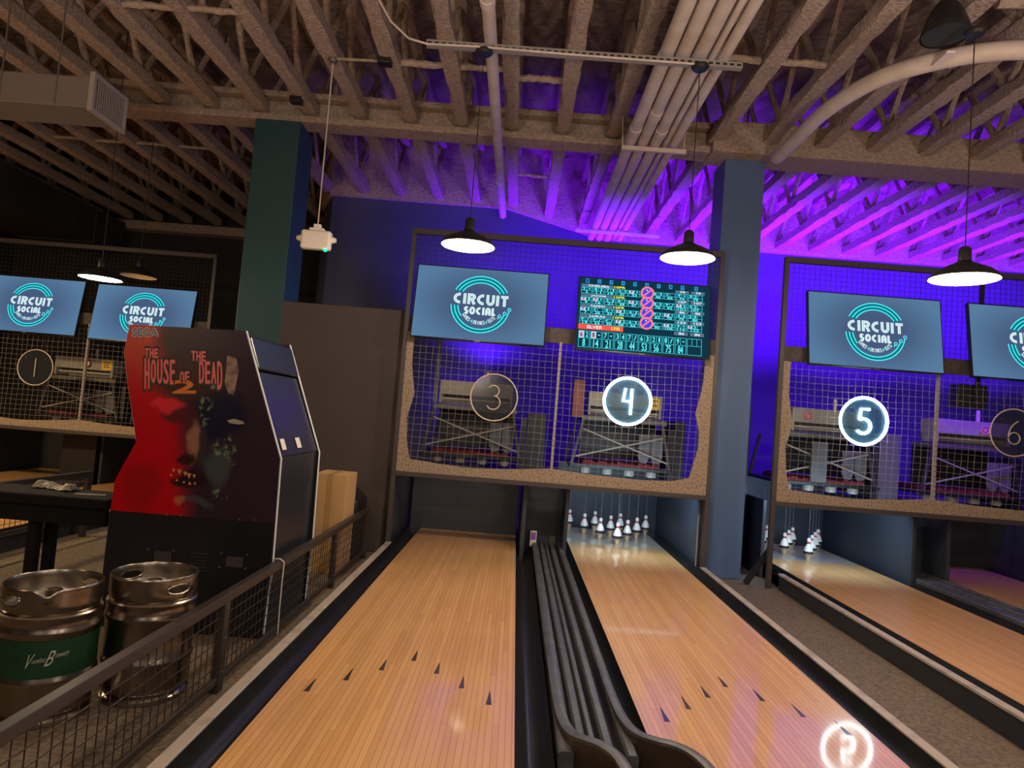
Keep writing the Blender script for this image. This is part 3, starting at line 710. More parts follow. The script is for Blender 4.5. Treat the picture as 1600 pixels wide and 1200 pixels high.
    for m, k, nm in ((cy,'sc_cyan','score_grid'),(bl,'sc_blue','frame_headers'),(wh,'sc_white','player_names'),(gy,'sc_grey','name_bars'),(ye,'sc_yellow','frame_notes'),
                     (rd,'sc_red','current_player_bar'),(pk,'sc_pink','ball_rings'),(vi,'sc_violet','ball_icons'),(li,'sc_lilac','split_marks'),(dk,'sc_bg','dark_digits'),(lt,'logo_cyan','score_digits')):
        m.build(nm, M[k], t)
    for u0, u1, v0, v1 in ((0,100,-.0,.5),(0,.6,0,60),(99.4,100,0,60)): pass
    MB().box(-.03, .03, -.003, 0, -HH-.004, -HH+.006).build('brand_plate', M['galv'], t)
    return t
ss = score_screen(); ss.location = (1.135, 6.335, 2.352); ss.rotation_euler = (TILT, 0, 0)

# ================================================================= PENDANT LAMPS
def make_lamp(x, y, z, ztop, label, lit=True, canopy=True, R_=.19, p=66):
    t = thing('pendant_lamp', (x, y, z), label, 'pendant lamp', 'black barn shade pendant lamps')
    prof = [(R_,.0),(R_+.002,.006),(R_*.93,.030),(R_*.72,.060),(R_*.45,.085),(R_*.28,.100),(.036,.115),(.034,.185),(.022,.20),(.0,.20)]
    MB().lathe(prof, (x,y,z), 40, False).build('shade', M['black'], t, smooth=True)
    inn = [(R_-.003,.0015),(R_*.92,.025),(R_*.70,.054),(R_*.43,.079),(R_*.26,.094),(.0,.096)]
    MB().lathe(inn, (x,y,z), 40, False).build('enamel_lining', M['enamel'], t, smooth=True)
    if lit:
        MB().lathe([(.0,.0),(.04,.012),(.058,.035),(.05,.062),(.025,.085),(.0,.09)], (x,y,z-.0), 24, False).build('bulb', M['bulb'], t, smooth=True)
        light('pendant_light', 'POINT', (x, y, z-.03), (1.0,.83,.62), p, .05)
    MB().tube([(x,y,z+.195),(x,y,ztop)], .0035, 6).build('cord', M['black'], t)
    if canopy: MB().lathe([(.0,-.012),(.05,-.008),(.062,.006),(.062,.02),(.0,.02)], (x,y,ztop), 28, False).build('canopy', M['black'], t, smooth=True)
    return t
make_lamp(-.435, 4.62, 2.468, 3.865, 'lit black pendant lamp above the logo screen of lane three')
make_lamp(1.103, 4.61, 2.497, 3.865, 'lit black pendant lamp in front of the charcoal column')
make_lamp(2.64, 4.02, 2.345, 3.88, 'lit black pendant lamp at the right above the screens of lanes five and six')
make_lamp(-4.15, 6.4, 2.325, 5.05, 'lit black pendant lamp at the far left', canopy=False, p=30)
make_lamp(-4.43, 7.5, 2.56, 5.05, 'unlit black pendant lamp right of the lit one at the left', lit=False, canopy=False)
# big black cone shade overhead
t = thing('cone_pendant', (2.60, 4.25, 4.0), 'black cone shaped pendant high at the top right', 'pendant lamp')
MB().lathe([(.145,.0),(.147,.01),(.135,.06),(.11,.13),(.075,.2),(.05,.235),(.0,.24)], (2.60,4.25,4.0), 36, False).build('shade', M['black'], t, smooth=True)
MB().disc((2.60,4.25,4.012), .138, 'z', .01, 36).build('grille', M['dark'], t)
MB().tube([(2.60,4.25,4.235),(2.60,4.25,4.66)], .004, 6).build('cord', M['black'], t)

# ================================================================= PIPES
def coll(m, x, y, z, r, w_=.05): m.tube([(x,y-w_,z),(x,y+w_,z)], r*1.14, 16)
lb = ['first', 'second', 'third']
for k, x in enumerate((.872, .988, 1.108)):
    t = thing('ceiling_pipe', (x, 3, 3.945), ['leftmost of the four parallel painted pipes under the beam','second from left of the four parallel painted pipes','third from left of the four parallel painted pipes'][k], 'pipe', 'parallel painted ceiling pipes')
    MB().tube([(x,-3,4.0),(x,9.55,4.0)], .052, 18).build('pipe_run', M['pipe'], t, smooth=True)
    m = MB(); coll(m, x, 4.75, 4.0, .052, .03); m.build('coupling', M['pipe'], t, smooth=True)
    m = MB(); coll(m, x, 5.95-.35*(k == 1), 4.0, .052, .06); m.build('coupling', M['pipe'], t, smooth=True)
t = thing('ceiling_pipe', (1.24, 3, 3.95), 'rightmost thinner pipe pair beside the three thick painted pipes', 'pipe', 'parallel painted ceiling pipes')
MB().tube([(1.205,-3,4.01),(1.205,9.55,4.01)], .026, 14).build('pipe_run', M['pipe'], t, smooth=True)
MB().tube([(1.285,-3,4.0),(1.285,9.55,4.0)], .040, 16).build('pipe_run', M['pipe'], t, smooth=True)
t = thing('ceiling_pipe', (-.41, 3, 3.99), 'single pale pipe running away left of the four pipes', 'pipe')
MB().tube([(-.415,-3,4.05),(-.405,9.0,4.05)], .048, 18).build('pipe_run', M['pipe'], t, smooth=True)
m = MB(); coll(m, -.412, 4.3, 4.05, .048, .035); m.build('coupling', M['pipe'], t, smooth=True)
m = MB(); coll(m, -.41, 7.7, 4.05, .048, .035); m.build('coupling', M['pipe'], t, smooth=True)
t = thing('pipe_hanger', (1.09, 6.19, 3.9), 'flat painted bracket carrying the four pipes in front of the beam', 'bracket')
MB().box(.79, 1.40, 6.17, 6.21, 3.905, 3.945).build('cross_bar', M['pipe'], t, bevel=.003)
for x in (.80, 1.385): MB().tube([(x,6.19,3.92),(x-.02,6.19,4.25)], .006, 6).build('rod', M['pipe'], t)
t = thing('pipe_hanger', (1.05, 9.0, 3.9), 'violet lit bracket under the four pipes near the back wall', 'bracket')
MB().box(.60, 1.75, 8.98, 9.02, 3.90, 3.94).build('cross_bar', M['pipe'], t, bevel=.003)
# curved pipe at right
CP = [(2.30,6.9),(2.30,6.3),(2.305,5.8),(2.31,5.4),(2.36,5.09),(2.43,4.86),(2.53,4.69),(2.67,4.55),(2.82,4.44),(2.99,4.36),(3.2,4.31),(3.6,4.28),(4.4,4.27),(6.0,4.27)]
def cr(C, n=70):
    out = []
    for i in range(n+1):
        u = i/n*(len(C)-1); k = min(int(u), len(C)-2); f = u-k
        p = [Vector(C[max(0, min(len(C)-1, k+j))]) for j in (-1, 0, 1, 2)]
        out.append(.5*((2*p[1])+(-p[0]+p[2])*f+(2*p[0]-5*p[1]+4*p[2]-p[3])*f*f+(-p[0]+3*p[1]-3*p[2]+p[3])*f**3))
    return out
t = thing('curved_pipe', (2.6, 4.9, 3.93), 'thick cream pipe curving overhead at the top right', 'pipe')
MB().tube([(p[0],p[1],3.99) for p in cr([(a,b,0) for a,b in CP if b < 6.5])], .062, 20).build('pipe_run', M['pipe'], t, smooth=True)
MB().bar((2.68,4.47,3.935),(2.66,4.28,3.92),.05,.012).build('strap', M['white'], t)
# slotted strut channel
t = thing('strut_channel', (.28, 4.61, 3.89), 'long slotted metal channel carrying the pendant cords', 'channel')
MB().box(-.85, 1.40, 4.60, 4.603, 3.885, 3.93).box(-.85, 1.40, 4.64, 4.643, 3.885, 3.93).box(-.85, 1.40, 4.603, 4.64, 3.885, 3.888).build('channel_body', M['strut'], t)
m = MB()
for i in range(45): m.box(-.84+i*.05, -.84+i*.05+.028, 4.597, 4.5995, 3.900, 3.914)
m.build('slots', M['black'], t)
tag(MB().tube([(-1.24,4.62,4.235),(-1.12,4.62,4.05),(-.98,4.61,3.93),(-.84,4.585,3.885),(-.5,4.57,3.885),(.2,4.575,3.88),(1.1,4.58,3.88)], .008, 6).build('conduit_cable', M['pipe'], smooth=True), 'pale cable sagging along the slotted channel', 'cable')
# hanging white box
t = thing('hanging_wifi_box', (-1.79, 5.5, 2.56), 'white box with ears and a green indicator hanging on a rod', 'box')
MB().box(-1.915, -1.665, 5.46, 5.54, 2.565, 2.725).build('housing', M['white'], t, bevel=.02)
for s in (-1, 1): MB().tube([(-1.79+s*.12,5.5,2.655),(-1.79+s*.165,5.5,2.655)], .028, 14, rs=[.034,.018]).build('side_lug', M['white'], t, smooth=True)
MB().box(-1.85, -1.73, 5.47, 5.53, 2.725, 2.745).box(-1.82, -1.76, 5.48, 5.52, 2.745, 2.78).build('top_plate', M['white'], t, bevel=.004)
MB().tube([(-1.79,5.5,2.77),(-1.80,5.52,4.20)], .006, 8).build('rod', M['pipe'], t)
MB().lathe([(.0,-.016),(.012,-.012),(.015,0),(.0,0)], (-1.70,5.47,2.563), 12, False).build('indicator', M['green_led'], t, smooth=True)
MB().lathe([(.0,-.03),(.03,-.02),(.04,.0),(.04,.02),(.0,.02)], (-1.80,5.52,4.21), 16, False).build('ceiling_cup', M['galv'], t, smooth=True)
t = thing('ceiling_conduit', (-1.5, 5.4, 4.2), 'thin conduit ending in a black box right of the hanging rod', 'conduit')
MB().tube([(-1.76,5.5,4.215),(-1.33,5.48,4.215)], .012, 8).build('conduit', M['spray'], t)
MB().box(-1.40, -1.29, 5.42, 5.52, 4.18, 4.23).build('junction_box', M['black'], t, bevel=.004)
tag(MB().box(-2.43, -2.32, 6.25, 6.35, 4.17, 4.225).build('junction_box', M['black'], bevel=.004), 'small black junction box on the joist near the teal column top', 'box')
t = thing('ceiling_sensor', (-.52, 4.3, 4.3), 'small glowing orange fitting between joists at the top centre', 'sensor')
MB().box(-.55, -.47, 4.15, 4.23, 4.33, 4.39).build('lens', mat('orange_plastic', (.9,.35,.12), .5, emit=(1,.35,.1), estr=.25), t, bevel=.01)
# duct with grille
t = thing('air_duct', (-4.4, 4.77, 3.25), 'rectangular sheet metal air duct with an end grille at the upper left', 'air duct')
MB().box(-6.2, -3.20, 4.60, 4.95, 3.25, 3.47).build('duct_body', M['duct'], t, bevel=.006)
m = MB().box(-3.20,-3.165,4.57,4.60,3.22,3.50).box(-3.20,-3.165,4.95,4.98,3.22,3.50).box(-3.20,-3.165,4.60,4.95,3.22,3.25).box(-3.20,-3.165,4.60,4.95,3.47,3.50)
m.build('grille_frame', M['grille'], t, bevel=.003)
m = MB()
for i in range(14): y = 4.612+i*.025; m.box(-3.195, -3.172, y, y+.006, 3.25, 3.47)
m.build('grille_blades', M['grille'], t)
for x in (-3.85, -3.45): MB().tube([(x,4.6,3.26),(x,4.6,4.3)], .006, 6).build('hanger_rod', M['galv'], t)

t = thing('air_duct', (-7.6, 8, 3.55), 'dark unlit air duct running back over the far left lanes', 'air duct')
MB().box(-8.2, -7.0, 3.0, 11.3, 3.58, 4.12).build('duct_body', M['darkduct'], t, bevel=.01)
for y in (5.0, 8.0, 10.5): MB().box(-8.22, -6.98, y, y+.03, 3.56, 4.14).build('flange', M['darkduct'], t)
# ================================================================= PINSETTERS (string machines behind the nets)
def make_pinsetter():
    t = thing('pinsetter', (0, 7.75, .70), 'x', 'pinsetter', 'string pinsetters behind the nets')
    y0, y1 = 7.42, 8.25
    m = MB().box(-.40, .42, y0, y0+.3, 1.50, 1.66).box(-.40,-.37,y0,y0+.3,1.40,1.5).box(.39,.42,y0,y0+.3,1.40,1.5).box(-.40,.42,y0+.25,y0+.3,1.40,1.5)
    m.build('motor_housing', M['machine'], t, bevel=.006)
    m = MB().tube([(-.37,y0+.06,1.455),(.39,y0+.06,1.455)], .012, 10).tube([(-.37,y0+.12,1.43),(.39,y0+.12,1.43)], .010, 10)
    m.build('rollers', M['pipe'], t, smooth=True)
    MB().box(-.46, .48, y0-.02, y0+.35, 1.335, 1.39).build('top_rail', M['galv'], t, bevel=.003)
    for s in (-1, 1):
        MB().bar((s*.44,y0,1.34),(s*.55,y0,.80),.035,.03).build('leg', M['frame'], t)
        MB().bar((s*.44,y1,1.34),(s*.55,y1,.80),.035,.03).build('leg', M['frame'], t)
    for a, b in (((-.44,1.24),(.52,.92)),((-.50,.93),(.46,1.20))): MB().bar((a[0],y0-.01,a[1]),(b[0],y0-.01,b[1]),.012,.016).build('cross_strut', M['machine'], t)
    MB().box(-.42, .44, y0+.38, y0+.42, .92, 1.34).build('back_plate', M['black'], t)
    m = MB()
    for sx in (.26, .40):
        m.prism([(sx-.065,1.22),(sx+.065,1.22),(sx+.065,.97),(sx+.03,.90),(sx-.03,.90),(sx-.065,.97)], lambda x, z: (x, y0+.03, z), lambda x, z: (x, y0+.045, z))
    m.build('flap_guard', M['grey'], t)
    m = MB(); n = 24
    for k in range(n): x = -.42+k*.84/n; m.box(x, x+.84/n, y0-.02, y1-.1, .855, .875+random.uniform(0,.03))
    m.build('red_tray', M['red'], t)
    MB().box(-.56, .58, y0-.04, y1, .815, .85).build('deck_plate', M['black'], t, bevel=.004)
    for i, (cx, cy) in enumerate([((k-1.5)*.25, 7.55) for k in range(4)]):
        MB().lathe([(.05,.0),(.056,.004),(.06,.05),(.05,.07),(.0,.07)], (cx, cy, .745), 18, False).build('pin_cup', M['cup'], t, smooth=True)
    m = MB().tube([(.115,y0+.1,1.66),(.115,y0+.1,1.79)], .022, 10)
    m.build('lift_post', M['pipe'], t, smooth=True)
    m = MB().box(.54, .60, y0+.05, y1, .72, 1.30)
    m.build('side_tower', M['dark'], t, bevel=.004)
    return t
ps = make_pinsetter()
MP = [(-.48,0,'string pinsetter behind the unlit 3 sign'),(1.185,0,'string pinsetter behind the lit 4 sign'),(3.45,0,'violet lit string pinsetter behind the lit 5 sign'),(5.05,0,'violet lit string pinsetter behind the 6 sign'),(-6.05,1.75,'dim string pinsetter behind the far left 1 sign'),(-4.75,1.75,'dim string pinsetter behind the arcade cabinet')]
for i, (x, dy, lbx) in enumerate(MP):
    o = ps if i == 0 else copy_tree(ps, (0,0,0))
    o.location = (x, 7.75+dy, .70); o['label'] = lbx
def label_plate(x, y, z, w_, h_, label):
    t = thing('warning_label', (x, y, z), label, 'label')
    MB().box(x-w_/2, x+w_/2, y-.004, y-.001, z-h_/2, z+h_/2).build('plate', M['yellow'], t)
    m = MB()
    for k in range(3): m.box(x-w_*.3, x+w_*(.3-.1*(k % 2)), y-.006, y-.004, z+h_*(.25-.22*k)-.006, z+h_*(.25-.22*k)+.006)
    m.build('printed_lines', M['frame'], t)
label_plate(1.515, 7.42, 1.575, .12, .12, 'yellow warning label on the pinsetter right of the 4 sign')
label_plate(-5.72, 9.17, 1.575, .14, .14, 'yellow warning label on the far left pinsetter')
t = thing('round_gauge', (-5.98, 9.14, 1.53), 'small round red rimmed badge on the far left pinsetter', 'badge')
MB().disc((-5.98,9.155,1.58), .05, 'y', .02, 24).build('rim', M['red'], t)
MB().disc((-5.98,9.143,1.58), .036, 'y', .012, 24).build('face', M['white'], t)
M['mag'] = mat('magenta_badge', (.8,.25,.35), .4)
for x, z, lbx in ((3.22, 1.57, 'small round pink badge on the pinsetter left of the 5 sign'), (5.17, 1.57, 'small round pink badge on the pinsetter beside the 6 sign')):
    t = thing('round_gauge', (x, 7.41, z-.05), lbx, 'badge')
    m = MB().tube([(x+.045*math.cos(2*PI*k/24), 7.40, z+.045*math.sin(2*PI*k/24)) for k in range(24)], .008, 6, closed=True); m.build('rim', M['mag'], t, smooth=True)
    MB().disc((x,7.41,z), .022, 'y', .02, 16).build('hub', M['mag'], t)
# loose parts seen between machines
tag(MB().box(.60,.72,7.27,7.40,1.36,1.77).build('control_tower', mat('reddish_brown_casing', (.22,.07,.06), .6), bevel=.004), 'reddish brown upright casing left of the 4 sign machine', 'casing')
tag(MB().box(1.795,1.90,7.5,8.3,.72,1.40).build('side_cabinet', M['dark'], bevel=.004), 'dark low cabinet behind the net right of the 4 sign', 'cabinet')
tag(MB().box(.14,.34,7.55,8.3,.72,1.36).build('side_cabinet', M['dark'], bevel=.004), 'dark low cabinet behind the net between the 3 and 4 signs', 'cabinet')
tag(MB().box(-.97,-.92,7.6,7.64,1.40,2.2).build('conduit_post', mat('violet_post', (.25,.25,.3), .5)), 'thin upright conduit behind the left edge of the lane three net', 'post')
tag(MB().box(4.08,4.30,7.5,7.6,.70,1.45).build('belt_guard', M['grey'], bevel=.004), 'grey belt guard between the 5 and 6 sign machines', 'guard')
tag(MB().box(3.25,3.42,7.32,7.36,.86,1.30).build('belt_guard', M['grey'], bevel=.004), 'upright grey belt guard below the 5 sign', 'guard')
t = thing('speaker_box', (4.47, 6.67, 1.75), 'black box hung behind the net between the two right screens', 'box')
MB().box(4.33,4.62,6.60,6.75,1.75,1.98).build('enclosure', M['black'], t, bevel=.006)
MB().box(4.45,4.49,6.52,6.54,1.80,3.05).box(4.45,4.49,6.54,6.60,1.84,1.88).box(4.45,4.49,6.48,6.52,3.03,3.05).build('hanging_bracket', M['black'], t)

# ================================================================= ARCADE CABINET
PX = lambda px, py: (0.003844*px+0.000401*py-3.364247, 0.000307*px-0.003831*py+3.551535)
Y0, Y1 = 4.0, 4.80
side = [(-2.384,1.673),(-2.40,1.50),(-2.357,1.312),(-2.30,1.10),(-2.268,.971),(-2.325,.84),(-2.37,.733),(-2.38,.552),(-2.385,.30),(-2.385,-.13),(-1.40,-.13),(-1.385,.318),(-1.396,.937),(-1.681,1.689)]
art = [p for p in side[:8]] + [(-1.388,.552),(-1.396,.937),(-1.681,1.689)]
def art_mat():
    m = bpy.data.materials.new('printed_side_art'); m.use_nodes = True; nt = m.node_tree; L = nt.links; N = nt.nodes; b = N['Principled BSDF']
    b.inputs['Roughness'].default_value = .30; b.inputs['Specular IOR Level'].default_value = .28
    tc = N.new('ShaderNodeTexCoord'); sp = N.new('ShaderNodeSeparateXYZ')
    ns = N.new('ShaderNodeTexNoise'); ns.inputs['Scale'].default_value = 5; ns.inputs['Detail'].default_value = 6; L.new(tc.outputs['Object'], ns.inputs['Vector'])
    sb = N.new('ShaderNodeVectorMath'); sb.operation = 'SUBTRACT'; sb.inputs[1].default_value = (.5,.5,.5); L.new(ns.outputs['Color'], sb.inputs[0])
    sc_ = N.new('ShaderNodeVectorMath'); sc_.operation = 'SCALE'; sc_.inputs['Scale'].default_value = .16; L.new(sb.outputs[0], sc_.inputs[0])
    ad = N.new('ShaderNodeVectorMath'); L.new(tc.outputs['Object'], ad.inputs[0]); L.new(sc_.outputs[0], ad.inputs[1]); L.new(ad.outputs[0], sp.inputs[0])
    def mth(op, a, bb=None, c=None, clamp=False):
        n = N.new('ShaderNodeMath'); n.operation = op; n.use_clamp = clamp
        for i, x in enumerate((a, bb, c)):
            if x is None: continue
            if isinstance(x, (int, float)): n.inputs[i].default_value = x
            else: L.new(x, n.inputs[i])
        return n.outputs[0]
    def ramp(x, a, bb): # 0..1 clamp
        n = N.new('ShaderNodeMapRange'); n.interpolation_type = 'SMOOTHSTEP'
        for i, vv in ((1,a),(2,bb)): n.inputs[i].default_value = vv
        L.new(x, n.inputs[0]); return n.outputs[0]
    X, Z = sp.outputs[0], sp.outputs[2]
    def blob(px, py, rx, ry):
        x, z = PX(px, py)
        dx = mth('DIVIDE', mth('SUBTRACT', X, x), rx); dz = mth('DIVIDE', mth('SUBTRACT', Z, z), ry)
        d = mth('ADD', mth('MULTIPLY', dx, dx), mth('MULTIPLY', dz, dz))
        return mth('SUBTRACT', 1.0, ramp(d, .25, 1.5), None, True)
    def mix(fac, a, bb):
        n = N.new('ShaderNodeMix'); n.data_type = 'RGBA'
        L.new(fac, n.inputs[0]) if not isinstance(fac, float) else None
        for k, v in (('A', a), ('B', bb)):
            if isinstance(v, tuple): n.inputs[k].default_value = (*v, 1)
            else: L.new(v, n.inputs[k])
        return n.outputs['Result']
    dark = (.030, .016, .030); red = (.50, .002, .010)
    # red glow on the left, fading to the right and to the upper right
    edge = mth('SUBTRACT', X, mth('MULTIPLY', mth('SUBTRACT', Z, 1.0), -.22))
    f = ramp(mth('ADD', X, mth('MULTIPLY', Z, .20)), -1.90, -1.72)
    c = mix(f, red, dark)
    up = ramp(Z, 1.22, 1.62); c = mix(mth('MULTIPLY', mth('MULTIPLY', up, .5), mth('SUBTRACT', 1.0, ramp(X, -2.30, -2.05))), c, (.62, .12, .06)); c = mix(mth('MULTIPLY', up, ramp(X, -2.30, -2.12)), c, (.030, .018, .038))
    c = mix(blob(330,525,.30,.13), c, (.035,.02,.035)); c = mix(blob(300,600,.22,.16), c, (.06,.02,.02))
    c = mix(blob(345,650,.17,.16), c, (.008,.008,.03))
    c = mix(mth('MULTIPLY', blob(281,650,.12,.06), .9), c, (.08,.012,.02))
    c = mix(mth('MULTIPLY', blob(262,637,.11,.035), .8), c, (.80,.03,.05))
    c = mix(mth('MULTIPLY', blob(303,690,.045,.13), .85), c, (.34,.17,.10))
    c = mix(mth('MULTIPLY', blob(318,700,.03,.13), .8), c, (.04,.035,.035))
    c = mix(blob(290,716,.07,.035), c, (.035,.01,.012))
    c = mix(blob(300,748,.13,.045), c, (.02,.008,.012))
    c = mix(mth('MULTIPLY', blob(340,730,.075,.13), .8), c, (.06,.075,.075))
    c = mix(mth('MULTIPLY', blob(285,783,.05,.03), .7), c, (.42,.16,.06))
    c = mix(mth('MULTIPLY', blob(310,785,.08,.03), .5), c, (.07,.10,.10))
    c = mix(mth('MULTIPLY', blob(222,760,.12,.14), .5), c, (.22,.008,.012))
    n2 = N.new('ShaderNodeTexNoise'); n2.inputs['Scale'].default_value = 26; n2.inputs['Detail'].default_value = 5; L.new(tc.outputs['Object'], n2.inputs['Vector'])
    g = ramp(n2.outputs[0], .5, .62)
    for px, py, rx, ry in ((347,700,.05,.07),(362,715,.035,.05),(325,630,.035,.14),(343,600,.05,.04),(340,770,.05,.03)):
        c = mix(mth('MULTIPLY', mth('MULTIPLY', blob(px,py,rx,ry), g), .9), c, (.16,.26,.15))
    c = mix(mth('MULTIPLY', blob(427,760,.02,.09), .0), c, (.2,.12,.05))
    L.new(c, b.inputs['Base Color']); return m
t = thing('arcade_cabinet', (-1.9, 4.4, -.13), 'tall arcade cabinet with red and black horror side art beside the kegs', 'arcade cabinet')
ty = lambda y: (lambda x, z: (x, y, z))
MB().prism(side, ty(Y0+.001), ty(Y0+.022)).build('side_panel', M['cabblack'], t)
ap = MB().prism(art, ty(Y0-.001), ty(Y0+.001)); apo = ap.build('side_artwork', art_mat(), t)
# artwork coordinates are world metres: shift so that object space equals world space
for v in apo.data.vertices: v.co = v.co + Vector((-1.9, 4.4, -.13))
apo.location = (1.9, -4.4, .13)
MB().prism(side, ty(Y1-.022), ty(Y1)).build('side_panel', M['cabblack'], t)
# body between the panels
bx = .012
MB().prism([(-1.681-bx-.30,1.665),(-1.69,1.665),(-1.64,1.545),(-1.66,1.545),(-1.41,.93),(-1.41,-.11),(-2.33,-.11),(-2.33,.62),(-2.18,.95),(-2.22,1.30),(-2.33,1.55),(-2.33,1.66)], ty(Y0+.022), ty(Y1-.022)).build('body', M['cabback'], t, bevel=.004)
MB().prism([(-1.715,1.68),(-1.655,1.66),(-1.585,1.47),(-1.60,1.46),(-1.72,1.60)], ty(Y0+.03), ty(Y1-.03)).build('back_hatch', M['cabback'], t, bevel=.01)
MB().prism([(-1.600,1.45),(-1.405,.95),(-1.41,.94),(-1.62,1.45)], ty(Y0+.03), ty(Y1-.03)).build('back_door', M['cabback'], t, bevel=.004)
for yy in (Y0, Y1-.022):
    MB().tube([(x+.004,yy+.011,z) for x, z in ((-1.681,1.689),(-1.396,.937),(-1.385,.318),(-1.40,-.1))], .0065, 6).build('edge_trim', M['tmold'], t)
MB().tube([(x-.002,Y0+.008,z) for x, z in side[:5]], .004, 6).build('edge_trim', M['tmold'], t)
for yy, ww in ((4.08, .075), (4.36, .085)):
    MB().add([(-1.4115,yy,.985),(-1.4115,yy+ww,.985),(-1.4365,yy+ww,1.05),(-1.4365,yy,1.05)], [(0,1,2,3)]).build('paper_sticker', M['white'], t)
MB().box(-2.33,-2.08,Y0+.06,Y1-.06,.62,.66).build('control_shelf', M['cabblack'], t, bevel=.01)
# base details
m = MB()
for px, py in ((232,857),(272,859),(229,877),(269,880),(346,863),(386,865),(343,884),(383,886),(261,804),(284,805),(374,811),(397,812)):
    x, z = PX(px, py); m.disc((x, Y0-.002, z), .006, 'y', .008, 10)
m.build('base_bolts', M['galv'], t)
m = MB(); 
for px, py in ((255,868),(366,876)): x, z = PX(px, py); m.box(x-.05, x+.05, Y0-.003, Y0+.002, z-.03, z+.03)
m.build('recessed_plates', M['frame'], t)
m = MB(); x, z = PX(311, 876)
for k in range(6): m.box(x-.05, x+.05, Y0-.006, Y0+.002, z-.055+k*.02, z-.047+k*.02)
m.build('vent_louvres', M['dark'], t)
# lettering on the artwork
def lay_art(d): return lambda px, py: (PX(px,py)[0], Y0-.002-d, PX(px,py)[1])
M['ttl'] = mat('title_red', (.85,.17,.18), .4); M['ttl_o'] = mat('title_outline', (.02,.04,.025), .5); M['ttl2'] = mat('title_orange', (.75,.20,.04), .4)
M['blueprint'] = mat('logo_dark_blue', (.13,.17,.26), .4); M['silver'] = mat('logo_silver', (.50,.45,.42), .4)
m = MB(); mo = MB(); mb2 = MB()
words = [('THE',237,552,22,15,0),('HOUSE',250,581,50,40,0),('OF',289,590,16,18,0),('THE',311,557,24,16,0),('DEAD',330,583,38,36,0)]
for s_, cx, cyy, w_, h_, _ in words:
    n = len(s_)
    for i, ch in enumerate(s_):
        lx = cx-w_/2+w_*(i+.5)/n; sk = 0.055
        hh = h_*(1.0+(.28 if (s_ == 'HOUSE' and i == 0) or (s_ == 'DEAD' and i == 3) else 0)); yo = h_*.10 if hh > h_ else 0
        text(mo, ch, lx, cyy+yo+(lx-cx)*.05, w_/n*1.02, -(hh+3), lay_art(.0006), 1.7)
        text(m, ch, lx, cyy+yo+(lx-cx)*.05, w_/n*.72, -hh*.94, lay_art(.0012), .7)
text(mo, '2', 288, 605, 40, -22, lay_art(.0006), 2.2); text(mb2, '2', 288, 605, 36, -19, lay_art(.0012), 1.2)
mo.build('title_shadow', M['ttl_o'], t); m.build('title_lettering', M['ttl'], t); mb2.build('title_number', M['ttl2'], t)
m = MB(); mo = MB()
text(mo, 'SEGA', 227, 519, 40, -12, lay_art(.0006), 2.0); text(m, 'SEGA', 227, 519, 39, -11, lay_art(.0012), .35)
mo.build('maker_logo_outline', M['silver'], t); m.build('maker_logo', M['blueprint'], t)
m = MB()
for k, (px, py, s_) in enumerate(((272,735,5),(281,737,7),(290,740,6),(296,743,7),(304,744,5),(277,750,4),(288,753,4),(297,755,5),(305,755,4),(268,742,4))):
    m.add([lay_art(.0008)(px-s_*.55, py-(s_*.5 if k < 5 else -s_*.5)), lay_art(.0008)(px+s_*.55, py-(s_*.4 if k < 5 else -s_*.5)), lay_art(.0008)(px, py+(s_*.8 if k < 5 else -s_*.6))], [(0,2,1) if k < 5 else (0,1,2)])
m.build('printed_teeth', mat('teeth_orange', (.60,.24,.07), .5), t)
m = MB().prism([(356,556),(370,560),(374,580),(370,600),(366,618),(358,616),(352,600),(354,575)], lay_art(.0012), lay_art(.0004))
m.build('printed_bone', mat('printed_bone', (.36,.24,.19), .5, noise=(22,(.16,.09,.08),.35,.6)), t)
MB().prism([(355,658),(366,655),(380,659),(383,663),(372,664),(360,662)], lay_art(.0012), lay_art(.0004)).build('printed_eye', mat('eye_pale', (.35,.33,.24), .5), t)

